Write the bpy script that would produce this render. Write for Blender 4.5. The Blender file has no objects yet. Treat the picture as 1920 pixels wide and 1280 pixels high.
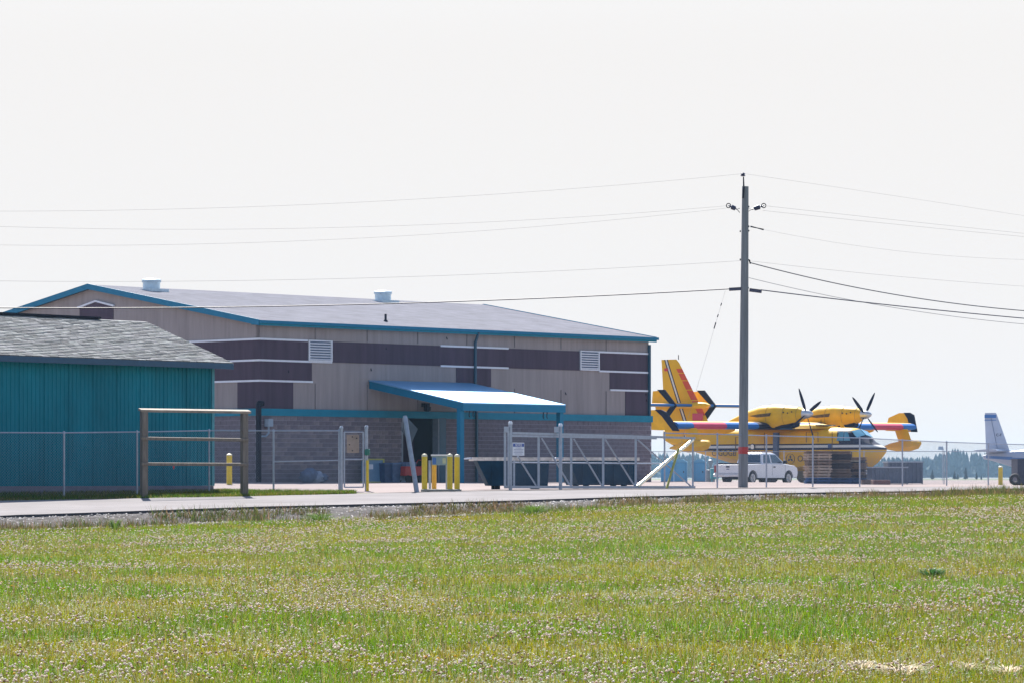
import bpy, bmesh, math, random
import numpy as np
from mathutils import Vector, Matrix
R = math.radians
random.seed(7); rng = np.random.default_rng(11)
sc = bpy.context.scene
C = sc.collection

# ------------------------------------------------------------------ camera, sky, sun, exposure
CZ = 1.7                      # eye height; the field under the camera is z = 0
FPX, HX, HY = 6400.0, 960.0, 895.0
cam_d = bpy.data.cameras.new('camera'); cam = bpy.data.objects.new('camera', cam_d); C.objects.link(cam)
cam.location = (0, 0, CZ); cam.rotation_euler = (R(90), 0, 0)
cam_d.sensor_width = 36; cam_d.lens = FPX / 1920 * 36
cam_d.shift_y = (HY - 640) / 1920
cam_d.clip_start = 0.5; cam_d.clip_end = 9000
sc.camera = cam

SUN = Vector((-0.10, 0.70, 0.70)).normalized()
SUN_EL = math.asin(SUN.z); SUN_AZ = math.atan2(SUN.x, SUN.y)      # clockwise from +Y
world = bpy.data.worlds.new('World'); sc.world = world; world.use_nodes = True
wn, wl = world.node_tree.nodes, world.node_tree.links; wn.clear()
sky = wn.new('ShaderNodeTexSky'); sky.sky_type = 'NISHITA'; sky.sun_disc = False
sky.sun_elevation = SUN_EL; sky.sun_rotation = SUN_AZ
sky.altitude = 200; sky.air_density = 1.0; sky.dust_density = 1.0; sky.ozone_density = 1.5
tcw = wn.new('ShaderNodeTexCoord'); sxw = wn.new('ShaderNodeSeparateXYZ'); wl.new(tcw.outputs['Generated'], sxw.inputs[0])
elv = wn.new('ShaderNodeMapRange'); elv.interpolation_type = 'SMOOTHSTEP'; elv.inputs[1].default_value = 0.12; elv.inputs[2].default_value = 0.34; elv.inputs[3].default_value = 1.0; elv.inputs[4].default_value = 0.0
wl.new(sxw.outputs[2], elv.inputs[0])                      # summer haze: the same white all round the horizon, thinning upwards
mixw = wn.new('ShaderNodeMix'); mixw.data_type = 'RGBA'; mixw.inputs[7].default_value = (3.92, 3.84, 3.80, 1)
bg = wn.new('ShaderNodeBackground'); bg.inputs['Strength'].default_value = 0.095
wo = wn.new('ShaderNodeOutputWorld')
wl.new(elv.outputs[0], mixw.inputs[0]); wl.new(sky.outputs[0], mixw.inputs[6]); wl.new(mixw.outputs[2], bg.inputs['Color']); wl.new(bg.outputs[0], wo.inputs[0])
sun_d = bpy.data.lights.new('sun', 'SUN'); sun_d.energy = 5.0; sun_d.angle = R(0.53); sun_d.color = (1.0, 0.95, 0.87)
sun = bpy.data.objects.new('sun', sun_d); C.objects.link(sun)
sun.rotation_euler = (-SUN).to_track_quat('-Z', 'Y').to_euler(); sun.location = (-30, 90, 80)
sc.view_settings.view_transform = 'Standard'; sc.view_settings.look = 'None'
sc.view_settings.exposure = 1.3; sc.view_settings.gamma = 1.0
sc.view_settings.use_curve_mapping = False
sc.cycles.use_denoising = True
try: sc.cycles.denoiser = 'OPENIMAGEDENOISE'; sc.cycles.denoising_input_passes = 'RGB_ALBEDO_NORMAL'
except Exception: pass
sc.cycles.max_bounces = 6; sc.cycles.diffuse_bounces = 3; sc.cycles.glossy_bounces = 3
sc.cycles.transmission_bounces = 4; sc.cycles.volume_bounces = 1; sc.cycles.transparent_max_bounces = 8
sc.cycles.volume_step_rate = 4.0

# ------------------------------------------------------------------ helpers
def at(px, py, Y): return Vector(((px - HX) / FPX * Y, Y, CZ + (HY - py) / FPX * Y))
def onp(px, py, P, d):
    """point of the upright plane through P along d that the photograph shows at px, py"""
    k = (px - HX) / FPX; t = (k * P[1] - P[0]) / (d[0] - k * d[1])
    Y = P[1] + d[1] * t
    return Vector((P[0] + d[0] * t, Y, CZ + (HY - py) / FPX * Y)), t
def sm(x, a, b):
    t = np.clip((np.asarray(x, float) - a) / (b - a), 0, 1); return t * t * (3 - 2 * t)

MATS = {}
def mat(name, col, rough=0.7, metal=0.0, var=0.12, scale=6.0, bump=0.0, bscale=40.0, spec=0.5, coat=0.0, stretch=None, attr=None, transl=0.0, col2=None):
    if name in MATS: return MATS[name]
    m = bpy.data.materials.new(name); m.use_nodes = True; MATS[name] = m
    nt = m.node_tree; b = nt.nodes['Principled BSDF']
    b.inputs['Roughness'].default_value = rough; b.inputs['Metallic'].default_value = metal
    b.inputs['Specular IOR Level'].default_value = spec; b.inputs['Coat Weight'].default_value = coat
    tc = nt.nodes.new('ShaderNodeTexCoord'); co = tc.outputs['Object']
    if stretch:
        mp = nt.nodes.new('ShaderNodeMapping'); mp.inputs['Scale'].default_value = stretch
        nt.links.new(co, mp.inputs[0]); co = mp.outputs[0]
    out = None
    if var > 0:
        n = nt.nodes.new('ShaderNodeTexNoise'); n.inputs['Scale'].default_value = scale; n.inputs['Detail'].default_value = 6; n.inputs['Roughness'].default_value = 0.65
        nt.links.new(co, n.inputs['Vector'])
        mr = nt.nodes.new('ShaderNodeMapRange'); mr.inputs[1].default_value = 0.3; mr.inputs[2].default_value = 0.7
        nt.links.new(n.outputs[0], mr.inputs[0])
        mx = nt.nodes.new('ShaderNodeMix'); mx.data_type = 'RGBA'
        c2 = col2 or tuple(min(1, c * (1 + var)) for c in col)
        mx.inputs[6].default_value = (*(c * (1 - var) for c in col), 1); mx.inputs[7].default_value = (*c2, 1)
        nt.links.new(mr.outputs[0], mx.inputs[0]); out = mx.outputs[2]
    if attr:
        a = nt.nodes.new('ShaderNodeAttribute'); a.attribute_name = attr
        if out is None: out = a.outputs['Color']
        else:
            mu = nt.nodes.new('ShaderNodeMix'); mu.data_type = 'RGBA'; mu.blend_type = 'MULTIPLY'; mu.inputs[0].default_value = 1
            nt.links.new(out, mu.inputs[6]); nt.links.new(a.outputs['Color'], mu.inputs[7]); out = mu.outputs[2]
    if out is not None: nt.links.new(out, b.inputs['Base Color'])
    else: b.inputs['Base Color'].default_value = (*col, 1)
    if bump > 0:
        n2 = nt.nodes.new('ShaderNodeTexNoise'); n2.inputs['Scale'].default_value = bscale; n2.inputs['Detail'].default_value = 5
        nt.links.new(co, n2.inputs['Vector'])
        bp = nt.nodes.new('ShaderNodeBump'); bp.inputs['Strength'].default_value = bump; bp.inputs['Distance'].default_value = 0.02
        nt.links.new(n2.outputs[0], bp.inputs['Height']); nt.links.new(bp.outputs[0], b.inputs['Normal'])
    if transl > 0:
        tr = nt.nodes.new('ShaderNodeBsdfTranslucent'); ms = nt.nodes.new('ShaderNodeMixShader'); ms.inputs[0].default_value = transl
        if out is not None: nt.links.new(out, tr.inputs[0])
        else: tr.inputs[0].default_value = (*col, 1)
        o = nt.nodes['Material Output']
        nt.links.new(b.outputs[0], ms.inputs[1]); nt.links.new(tr.outputs[0], ms.inputs[2]); nt.links.new(ms.outputs[0], o.inputs[0])
    return m

class MB:
    def __init__(s, M=None): s.v = []; s.f = []; s.M = M
    def add(s, vs, fs):
        n = len(s.v)
        for p in vs:
            p = Vector(p); s.v.append(s.M @ p if s.M is not None else p)
        s.f += [tuple(i + n for i in f) for f in fs]; return s
    def bx(s, x0, x1, y0, y1, z0, z1):
        v = [(x, y, z) for z in (z0, z1) for y in (y0, y1) for x in (x0, x1)]
        return s.add(v, [(0, 2, 3, 1), (4, 5, 7, 6), (0, 1, 5, 4), (2, 6, 7, 3), (0, 4, 6, 2), (1, 3, 7, 5)])
    def bar(s, p, q, w, h, up=(0, 0, 1)):
        p, q = Vector(p), Vector(q); d = (q - p).normalized(); up = Vector(up)
        a = d.cross(up)
        if a.length < 1e-4: a = d.cross(Vector((1, 0, 0)))
        a.normalize(); b = a.cross(d).normalized(); a *= w / 2; b *= h / 2
        v = [p - a - b, p + a - b, p + a + b, p - a + b, q - a - b, q + a - b, q + a + b, q - a + b]
        return s.add(v, [(3, 2, 1, 0), (4, 5, 6, 7), (0, 1, 5, 4), (1, 2, 6, 5), (2, 3, 7, 6), (3, 0, 4, 7)])
    def tube(s, p, q, r, r2=None, n=8, cap=True):
        return s.path([p, q], [r, r if r2 is None else r2], n, cap)
    def path(s, pts, r, n=6, cap=True):
        pts = [Vector(p) for p in pts]; rs = r if isinstance(r, (list, tuple)) else [r] * len(pts)
        rings = []; prev = None
        for i, p in enumerate(pts):
            d = (pts[min(i + 1, len(pts) - 1)] - pts[max(i - 1, 0)]).normalized()
            if prev is None:
                a = d.cross(Vector((0, 0, 1)))
                if a.length < 1e-3: a = d.cross(Vector((0, 1, 0)))
            else: a = prev - d * prev.dot(d)
            a.normalize(); prev = a; b = d.cross(a)
            rings.append([p + (a * math.cos(2 * math.pi * k / n) + b * math.sin(2 * math.pi * k / n)) * rs[i] for k in range(n)])
        return s.loft(rings, cap)
    def loft(s, rings, cap=True):
        n = len(rings[0]); v = [p for r in rings for p in r]; f = []
        for i in range(len(rings) - 1):
            for k in range(n):
                k2 = (k + 1) % n; f.append((i * n + k, i * n + k2, (i + 1) * n + k2, (i + 1) * n + k))
        if cap: f.append(tuple(reversed(range(n)))); f.append(tuple((len(rings) - 1) * n + k for k in range(n)))
        return s.add(v, f)
    def lathe(s, prof, c=(0, 0, 0), axis='z', n=16):
        c = Vector(c); rings = []
        for r, h in prof:
            ring = []
            for k in range(n):
                a = 2 * math.pi * k / n; x, y = r * math.cos(a), r * math.sin(a)
                ring.append(c + Vector({'z': (x, y, h), 'x': (h, x, y), 'y': (x, h, y)}[axis]))
            rings.append(ring)
        return s.loft(rings)
    def prism(s, poly, vec):
        n = len(poly); vec = Vector(vec); v = [Vector(p) for p in poly]; v += [p + vec for p in v]
        f = [tuple(range(n)), tuple(reversed(range(n, 2 * n)))] + [(k, n + k, n + (k + 1) % n, (k + 1) % n) for k in range(n)]
        return s.add(v, f)
    def build(s, name, m, parent=None, smooth=False, bevel=0.0):
        me = bpy.data.meshes.new(name)
        org = parent_world(parent)
        me.from_pydata([tuple(p - org) for p in s.v], [], s.f)
        bm = bmesh.new(); bm.from_mesh(me); bmesh.ops.recalc_face_normals(bm, faces=bm.faces); bm.to_mesh(me); bm.free()
        if smooth:
            me.shade_smooth(); me.set_sharp_from_angle(angle=R(38))
        o = bpy.data.objects.new(name, me); C.objects.link(o); me.materials.append(m)
        if parent is not None: o.parent = parent
        if bevel > 0:
            b = o.modifiers.new('bevel', 'BEVEL'); b.width = bevel; b.segments = 2; b.limit_method = 'ANGLE'
        return o
def parent_world(p):
    w = Vector((0, 0, 0))
    while p is not None: w = w + p.location; p = p.parent
    return w
def tag(o, label=None, cat=None, group=None, kind=None):
    for k, v in (('label', label), ('category', cat), ('group', group), ('kind', kind)):
        if v: o[k] = v
    return o
def thing(name, loc, label, cat, group=None):
    o = bpy.data.objects.new(name, None); C.objects.link(o); o.location = Vector(loc); o.empty_display_size = 0.3
    return tag(o, label, cat, group)
def frame(loc, ux, roll=0.0):
    ux = Vector((ux[0], ux[1], 0)).normalized(); uy = Vector((-ux.y, ux.x, 0))
    M = Matrix.Identity(4); M.col[0][:3] = ux; M.col[1][:3] = uy; M.col[3][:3] = Vector(loc)
    return M @ Matrix.Rotation(roll, 4, 'X')
def solo(mb, name, m, label, cat, group=None, smooth=False, bevel=0):
    """a thing that is one mesh: origin at its base"""
    zs = min(p.z for p in mb.v); n = len(mb.v)
    c = Vector((sum(p.x for p in mb.v) / n, sum(p.y for p in mb.v) / n, zs))
    mb.v = [p - c for p in mb.v]
    o = mb.build(name, m, None, smooth, bevel); o.location = c
    return tag(o, label, cat, group)
def text_part(name, body, size, M, m, parent, align='LEFT'):
    cu = bpy.data.curves.new('t', 'FONT'); cu.body = body; cu.size = size; cu.align_x = align; cu.align_y = 'CENTER'; cu.extrude = 0.004; cu.resolution_u = 3
    ob = bpy.data.objects.new('t', cu); C.objects.link(ob)
    dg = bpy.context.evaluated_depsgraph_get(); me = bpy.data.meshes.new_from_object(ob.evaluated_get(dg))
    bpy.data.objects.remove(ob); me.name = name
    org = parent_world(parent)
    for v in me.vertices: v.co = (M @ v.co) - org
    o = bpy.data.objects.new(name, me); C.objects.link(o); o.parent = parent
    me.materials.clear(); me.materials.append(m); return o
def vnoise(x, y, s, seed):
    g = np.random.default_rng(seed).random((64, 64)); x = np.asarray(x) / s; y = np.asarray(y) / s
    xi = np.floor(x).astype(int); yi = np.floor(y).astype(int); fx = x - xi; fy = y - yi
    fx = fx * fx * (3 - 2 * fx); fy = fy * fy * (3 - 2 * fy)
    a = g[xi % 64, yi % 64]; b = g[(xi + 1) % 64, yi % 64]; c = g[xi % 64, (yi + 1) % 64]; d = g[(xi + 1) % 64, (yi + 1) % 64]
    return (a * (1 - fx) + b * fx) * (1 - fy) + (c * (1 - fx) + d * fx) * fy

# ------------------------------------------------------------------ colours
GALV = mat('galvanised_steel', (0.33, 0.37, 0.45), 0.45, 0.35, 0.15, 9, spec=0.5)
GALVD = mat('chain_wire', (0.22, 0.25, 0.30), 0.5, 0.4, 0)
BRIGHT = mat('glint_metal', (1.0, 0.88, 0.66), 0.36, 1.0, 0)  # cream tint puts the warm sun glint into the metal colour
TEAL = mat('teal_trim_paint', (0.001, 0.19, 0.29), 0.5, 0, 0.12, 3, spec=.2)
BLUE = mat('blue_trim_paint', (0.002, 0.155, 0.285), 0.5, 0, 0.1, 3, spec=.2)
STUCCO = mat('beige_stucco', (0.295, 0.262, 0.262), 0.95, 0, 0.15, 1.6, 0.15, 60, spec=.1, stretch=(1.6, 1.6, 0.14))
PLUM = mat('plum_stucco', (0.080, 0.058, 0.082), 0.95, 0, 0.18, 1.6, 0.12, 60, spec=.1, stretch=(1.6, 1.6, 0.14))
WHITE = mat('white_trim', (0.62, 0.66, 0.74), 0.5, 0, 0.06, 5)
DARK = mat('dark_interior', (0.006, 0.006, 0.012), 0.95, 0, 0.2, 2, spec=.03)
BLACK = mat('black_steel', (0.010, 0.011, 0.022), 0.6, 0, 0.2, 4, spec=.15)
YEL = mat('yellow_safety_paint', (0.60, 0.44, 0.02), 0.5, 0, 0.14, 7)
ORANGE = mat('orange_yellow_paint', (0.66, 0.34, 0.02), 0.5, 0, 0.12, 7)
WOOD = mat('weathered_timber', (0.16, 0.135, 0.115), 0.85, 0, 0.35, 3.5, 0.4, 20, stretch=(6, 6, 0.7))
PALE = mat('sunlit_timber', (0.24, 0.20, 0.165), 0.85, 0, 0.3, 3, 0.4, 18)  # paler timber for the top rail, sunlight put into its colour
CWHITE = mat('white_car_paint', (0.66, 0.68, 0.72), 0.28, 0, 0.03, 3, coat=0.6)
GLASS = mat('dark_glass', (0.03, 0.05, 0.07), 0.08, 0, 0, spec=0.9)
TYRE = mat('tyre_rubber', (0.018, 0.018, 0.02), 0.85, 0, 0.2, 8)
RED = mat('red_paint', (0.42, 0.03, 0.03), 0.5, 0, 0.15, 5)

# ------------------------------------------------------------------ terrain
NT = [(0, 87.5, 966), (253, 89.5, 957), (480, 91.5, 949), (944, 95, 938), (1187, 97.5, 930), (1437, 101, 924), (1700, 105.5, 920), (1900, 109.5, 915)]
FT = [(0, 95.6, 938), (200, 97.8, 934.5), (440, 99.5, 930), (700, 101.5, 924), (900, 103, 920), (1150, 105.5, 917.5), (1395, 109, 916), (1650, 113, 913), (1900, 118, 911)]
def tabl(T, l, r):
    P = [at(t[0], t[2], t[1]) for t in T]
    xs = [l[0]] + [p.x for p in P] + [r[0]]; ys = [l[1]] + [p.y for p in P] + [r[1]]; zs = [l[2]] + [p.z for p in P] + [r[2]]
    return np.array(xs), np.array(ys), np.array(zs)
NX = tabl(NT, (-120, 26, 0.35), (160, 250, 1.3))
FX = tabl(FT, (-130, 26, 0.75), (160, 262, 1.3))
def NY(X): return np.interp(X, NX[0], NX[1])
def NZ(X): return np.interp(X, NX[0], NX[2])
def FY(X): return np.interp(X, FX[0], FX[1])
def FZ(X): return np.interp(X, FX[0], FX[2])
B0 = Vector(((487 - HX) / FPX * 156, 156, 0)); BU = Vector((0.7017, 0.7125, 0)); BV = Vector((-0.7125, 0.7017, 0)); BL, BW = 26.4, 24.4
def ground_z(X, Y):
    X = np.asarray(X, float); Y = np.asarray(Y, float)
    ny, nz, fy, fz = NY(X), NZ(X), FY(X), FZ(X)
    # field side
    d = np.maximum(ny - Y, 0)
    left = 1 - sm(X, -6, 12)
    E = nz - 0.09 - (0.07 + 0.20 * left) * sm(d, 0.1, 2.2) - 0.010 * np.minimum(d, 60)
    T = CZ + np.interp(Y, [-200, 0, 28, 38, 47, 58, 80], [-1.9, -1.74, -1.68, -1.51, -1.36, -1.22, -1.1])
    w = sm(Y, 42, 74); fld = T * (1 - w) + E * w
    fld = fld + 0.05 * (vnoise(X, Y, 3.0, 3) - 0.5) * sm(d, 1.0, 6)
    # road
    t = np.clip((Y - ny) / np.maximum(fy - ny, 0.1), 0, 1); road = nz * (1 - t) + fz * t
    # beyond
    a = (X - B0.x) * BU.x + (Y - B0.y) * BU.y; b = (X - B0.x) * BV.x + (Y - B0.y) * BV.y
    dist = np.hypot(np.maximum(np.maximum(-a, a - BL), 0), np.maximum(np.maximum(-b, b - BW), 0))
    base = CZ + np.interp(X, [-20, -8, 0, 8, 20, 60], [-0.40, -0.42, -0.37, -0.34, -0.33, -0.36])
    base = base + (CZ - 0.41 - base) * sm(Y, 150, 185)
    zb = base + 0.20 * sm(1 - dist / 24, 0.0, 1.0)
    k = sm(Y - fy, 0, 5); bey = fz * (1 - k) + zb * k
    return np.where(Y < ny, fld, np.where(Y <= fy, road, bey))
def gz(X, Y): return float(ground_z(X, Y))
def ground(p): return Vector((p[0], p[1], gz(p[0], p[1])))

GX = np.unique(np.concatenate([np.linspace(-1300, -200, 12), np.linspace(-200, -40, 33), np.linspace(-40, 60, 201), np.linspace(60, 200, 36), np.linspace(200, 1300, 12)]))
def strip(name, lo, hi, nrow, m, kind='structure', cols=GX, pw=1.0, lift=0.0, z=None):
    ts = np.linspace(0, 1, nrow + 1) ** pw; n = len(cols)
    Xs = np.tile(cols, nrow + 1); lo_, hi_ = lo(cols), hi(cols)
    Ys = np.concatenate([lo_ + (hi_ - lo_) * t for t in ts])
    Zs = (ground_z(Xs, Ys) if z is None else z(Xs, Ys)) + lift
    v = np.stack([Xs, Ys, Zs], 1); f = [(i * n + k, i * n + k + 1, (i + 1) * n + k + 1, (i + 1) * n + k) for i in range(nrow) for k in range(n - 1)]
    me = bpy.data.meshes.new(name); me.from_pydata(v.tolist(), [], f); me.shade_smooth(); me.materials.append(m)
    o = bpy.data.objects.new(name, me); C.objects.link(o); o['kind'] = kind; return o

FIELD_M = mat('field_soil_and_thatch', (0.055, 0.07, 0.018), 0.95, 0, 0.4, 0.6, 0.6, 12, col2=(0.11, 0.115, 0.025))
ROAD_M = mat('worn_asphalt', (0.215, 0.202, 0.207), 1.0, 0, 0.16, 0.35, 0.12, 90, spec=.06, stretch=(1, 1, 1))
GRAVEL_M = mat('gravel_shoulder', (0.10, 0.092, 0.092), 1.0, 0, 0.6, 5, 0.8, 25, spec=.05)
APRON_M = mat('apron_concrete', (0.26, 0.218, 0.213), 1.0, 0, 0.10, 0.25, 0.1, 50, spec=.06)
LIP_SHADE_M = mat('shaded_asphalt_lip', (0.045, 0.042, 0.05), 0.9, 0, 0.3, 5, 0.6, 20)  # dark colour paints the shade on the road lip's near face
jag = 0.16
cols_f = np.unique(np.concatenate([GX, np.linspace(-22, 30, 700)]))
def NYj(X): return NY(X) + jag * (vnoise(X, X * 0, 0.45, 21) - 0.5) + 0.25 * (vnoise(X, X * 0, 2.1, 22) - 0.5)
def shoulder_w(X): return 1.7 + 1.6 * (1 - sm(X, -14, 2)) + 1.2 * (vnoise(X, X * 0, 2.3, 5) - 0.5)
strip('field_ground', lambda X: X * 0 - 250, lambda X: NY(X) - 0.6 - shoulder_w(X), 90, FIELD_M, pw=0.6)
strip('gravel_shoulder', lambda X: NY(X) - 1.2 - shoulder_w(X), lambda X: NY(X) + 0.25, 9, GRAVEL_M, cols=cols_f, lift=0.035,
      z=lambda X, Y: ground_z(X, np.minimum(Y, NY(X) - 0.002)) - 0.012 * (Y > NY(X) - 0.5) )
road = strip('road', NYj, FY, 8, ROAD_M, cols=cols_f, z=lambda X, Y: ground_z(X, np.maximum(Y, NY(X) + 0.001)) + 0.004)
# broken asphalt edge: the lip of the road as a real face with its own thickness
me = bpy.data.meshes.new('asphalt_edge'); ev = []; ef = []
for i, x in enumerate(cols_f):
    y = float(NYj(np.array([x]))[0]); zt = gz(x, max(y, float(NY(x)) + 0.001)) + 0.004
    wob = 0.02 * random.random()
    ev += [(x, y, zt), (x, y - 0.015 - wob, zt - 0.12)]
    if i: ef.append((2 * i - 2, 2 * i - 1, 2 * i + 1, 2 * i))
me.from_pydata(ev, [], ef); me.materials.append(LIP_SHADE_M); eo = bpy.data.objects.new('asphalt_edge', me); C.objects.link(eo); eo.parent = road
VB = -4.9
def GY(X): return FY(X) + np.interp(X, [-200, -9.3, -8.8, VB, VB + 0.6, 3, 20, 60], [30, 30, 5.5, 2.2, 1.0, 6.0, 14, 14])
vc = GX[GX <= VB + 1]
strip('grass_verge', FY, GY, 10, FIELD_M, cols=vc)
strip('gravel_forecourt', FY, GY, 8, GRAVEL_M, cols=GX[GX >= VB - 0.0 + 0.5])
strip('apron', GY, lambda X: X * 0 + 620, 60, APRON_M, pw=1.6)
strip('airfield_grass', lambda X: X * 0 + 620, lambda X: X * 0 + 2800, 12, mat('airfield_grass_mix', (0.07, 0.085, 0.03), 0.9, 0, 0.3, 0.02), pw=1.5)

# ------------------------------------------------------------------ hangar building
BZ = gz(B0.x + 8, B0.y + 6)
def wall_m():
    M = Matrix.Identity(4); M.col[0][:3] = BU; M.col[1][:3] = BV; M.col[3][:3] = (B0.x, B0.y, BZ); return M
BM = wall_m()
hangar = thing('hangar', (B0.x, B0.y, BZ), 'large beige and plum hangar with teal trim, block base and low grey roof', 'building')
def wa(px, py):                    # photograph -> along wall, height
    p, t = onp(px, py, B0, BU); return t, p.z - BZ
def ga(px, py):
    p, t = onp(px, py, B0, BV); return t, p.z - BZ
EH = wa(700, 616)[1]               # eave height
RH = ga(175, 541)[1]
zB0 = wa(700, 769)[1]; zB1 = wa(700, 782)[1]          # teal band top, bottom
T1 = wa(900, 651)[1]; T2 = wa(900, 688)[1]; T3 = wa(1200, 732)[1]
def hb(): return MB(BM)
# stucco upper wall: four faces as a shell with thickness
w = hb(); hb_z = zB0
w.prism([(0, 0, zB0 - .05), (BL, 0, zB0 - .05), (BL, 0, EH), (0, 0, EH)], (0, 0.25, 0))
w.prism([(0, BW, zB0 - .05), (BL, BW, zB0 - .05), (BL, BW, EH), (0, BW, EH)], (0, -0.25, 0))
for x, dx in ((0, 0.25), (BL, -0.25)):
    w.prism([(x, .001, zB0 - .05), (x, BW - .001, zB0 - .05), (x, BW - .001, EH), (x, BW / 2, RH), (x, .001, EH)], (dx, 0, 0))
w.build('wall', STUCCO, hangar)
# masonry base: mortar core and proud blocks
BLOCK = mat('split_face_block', (0.155, 0.132, 0.158), 0.9, 0, 0.22, 5, 0.5, 30)
BLOCK2 = mat('split_face_block_dark', (0.145, 0.122, 0.145), 0.9, 0, 0.22, 5, 0.5, 30)
BLOCK3 = mat('split_face_block_light', (0.20, 0.17, 0.185), 0.9, 0, 0.22, 5, 0.5, 30)
MORT = mat('mortar', (0.34, 0.33, 0.38), 0.95, 0, 0.1, 8)
DX0, DX1 = wa(750, 800)[0], wa(820, 800)[0]; DZ = wa(790, 782)[1]
core = hb()
core.bx(0, DX0, -0.10, 0.2, -0.4, zB1); core.bx(DX1, BL, -0.10, 0.2, -0.4, zB1)
core.bx(-0.10, 0.2, -0.0999, BW, -0.4, zB1); core.bx(0.2, BL, BW - .2, BW + .1, -0.4, zB1); core.bx(BL - .2, BL + .1, -0.0998, BW, -0.4, zB1)
base_o = core.build('block_wall', MORT, hangar)
ch = 0.2; nrow = int(round(zB1 / ch)); ch = zB1 / nrow; bl = 0.4
sh = []
for mm in (BLOCK, BLOCK2, BLOCK3):
    me = MB().bx(0, bl - .014, 0, .05, 0, ch - .014).build('block', mm); sh.append(me.data); bpy.data.objects.remove(me)
RM = Matrix.Identity(4); RM.col[0][:3] = BU; RM.col[1][:3] = BV
cells = []
for r in range(nrow):
    off = 0 if r % 2 else -bl / 2; k = 0
    while off + k * bl < BL - 0.05:
        a0 = max(off + k * bl, -0.1); a1 = min(off + k * bl + bl, BL + .1); k += 1
        for s0, s1 in ((a0, min(a1, DX0)), (max(a0, DX1), a1)):
            if s1 - s0 > 0.08: cells.append((s0, s1, r))
rest = hb(); made = 0
for s0, s1, r in sorted(cells, key=lambda c: (c[0] > 8.2, -c[2] if c[0] < 8.2 else c[2])):
    full = abs(s1 - s0 - bl) < 0.02
    if full and s0 < 8.6 and r > 2 and made < 300:
        o = bpy.data.objects.new('block', random.choice(sh)); C.objects.link(o); o.parent = base_o
        o.matrix_local = Matrix.Translation(RM.to_3x3() @ Vector((s0, -0.112 - 0.006 * random.random(), r * ch + .005))) @ RM
        made += 1
    else: rest.bx(s0, s1 - .014, -0.112 - 0.006 * random.random(), -0.07, r * ch + .005, r * ch + ch - .009)
# gable side blocks
for r in range(nrow):
    for k in range(0, 30):
        y0 = (0.2 if r % 2 else 0.0) + k * bl
        rest.bx(-0.112 - 0.006 * random.random(), -0.07, y0, y0 + bl - .014, r * ch + .005, r * ch + ch - .009)
ro = rest.build('block_courses', BLOCK, base_o); ro['kind'] = 'stuff'
# teal belt course
t = hb(); t.bx(-0.16, BL + .16, -0.16, -0.001, zB1, zB0); t.bx(-0.16, -0.001, 0.0, BW, zB1, zB0); t.bx(BL + .001, BL + .16, 0, BW, zB1, zB0)
t.build('belt_course', TEAL, hangar)
# plum panels (proud of the stucco) and their trims
zc = 0.02
def panel(a0, a1, z0, z1): hb().bx(a0, a1, -0.03, 0.05, z0, z1).build('plum_panel', PLUM, hangar)
def trim(a0, a1, z): hb().bx(a0, a1, -0.07, 0.02, z - 0.045, z + 0.045).build('trim_strip', WHITE, hangar)
def gpanel(b0, b1, z0, z1): hb().bx(-0.03, 0.05, b0, b1, z0, z1).build('plum_panel', PLUM, hangar)
def gtrim(b0, b1, z): hb().bx(-0.07, 0.02, b0, b1, z - 0.045, z + 0.045).build('trim_strip', WHITE, hangar)
wx = lambda px: wa(px, 700)[0]
gx_ = lambda px: ga(px, 700)[0]
L1a, L1b, L2a, L2b = wx(577), wx(621), wx(1086), wx(1122)
panel(-0.03, L1a, T2, T1); panel(L1b, L2a, T2, T1); panel(L2b, BL - .1, T2, T1)
trim(-0.07, L1a - .03, T1); trim(-0.07, L1b, T2); trim(wx(825), wx(952), T1); trim(wx(825), wx(952), T2); trim(L2b, BL - .1, T1); trim(L2b, BL - .1, T2)
panel(-0.03, wx(584), T3, T2 - .045); trim(-0.07, wx(585), T3)
panel(wx(855), wx(920), T3, T2 - .045); panel(wx(1143), BL - .1, T3, T2 - .045); trim(wx(1143), BL - .1, T3)
panel(-0.03, wx(549), zB0 + .002, T3 - .045); panel(wx(1172), BL - .1, zB0 + .002, T3 - .045)
gpanel(0.05, 9, T2, T1); gtrim(0.02, 9, T1); gtrim(0.02, 9, T2); gpanel(0.05, 9, T3, T2 - .045); gtrim(0.02, 9, T3); gpanel(0.05, gx_(446), zB0 + .002, T3 - .045)
# gable vent panel with a peaked trim
b0, b1 = ga(213, 580)[0], ga(150, 580)[0]; bm_ = (b0 + b1) / 2; zt0 = ga(213, 575)[1]; zt1 = ga(180, 567)[1]; zbm = ga(180, 612)[1]
hb().prism([(-0.03, b0, zbm), (-0.03, b1, zbm), (-0.03, b1, zt0), (-0.03, bm_, zt1), (-0.03, b0, zt0)], (0.06, 0, 0)).build('plum_panel', PLUM, hangar)
tt = hb(); tt.bar((-0.05, b0 - .1, zt0 + .03), (-0.05, bm_, zt1 + .05), 0.1, 0.09); tt.bar((-0.05, bm_, zt1 + .05), (-0.05, b1 + .1, zt0 + .03), 0.1, 0.09); tt.build('trim_strip', WHITE, hangar)
for a_ in np.arange(3.4, BL - 1, 3.3):                 # control joints in the render coat
    for z0_, z1_ in ((T1 + .06, EH - .05), (zB0 + .02, T3 - .06)):
        hb().bx(a_ - .008, a_ + .008, -0.034, 0.01, z0_, z1_).build('control_joint', mat('joint_sealant', (.16, .14, .15), .9, 0, 0), hangar)
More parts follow.
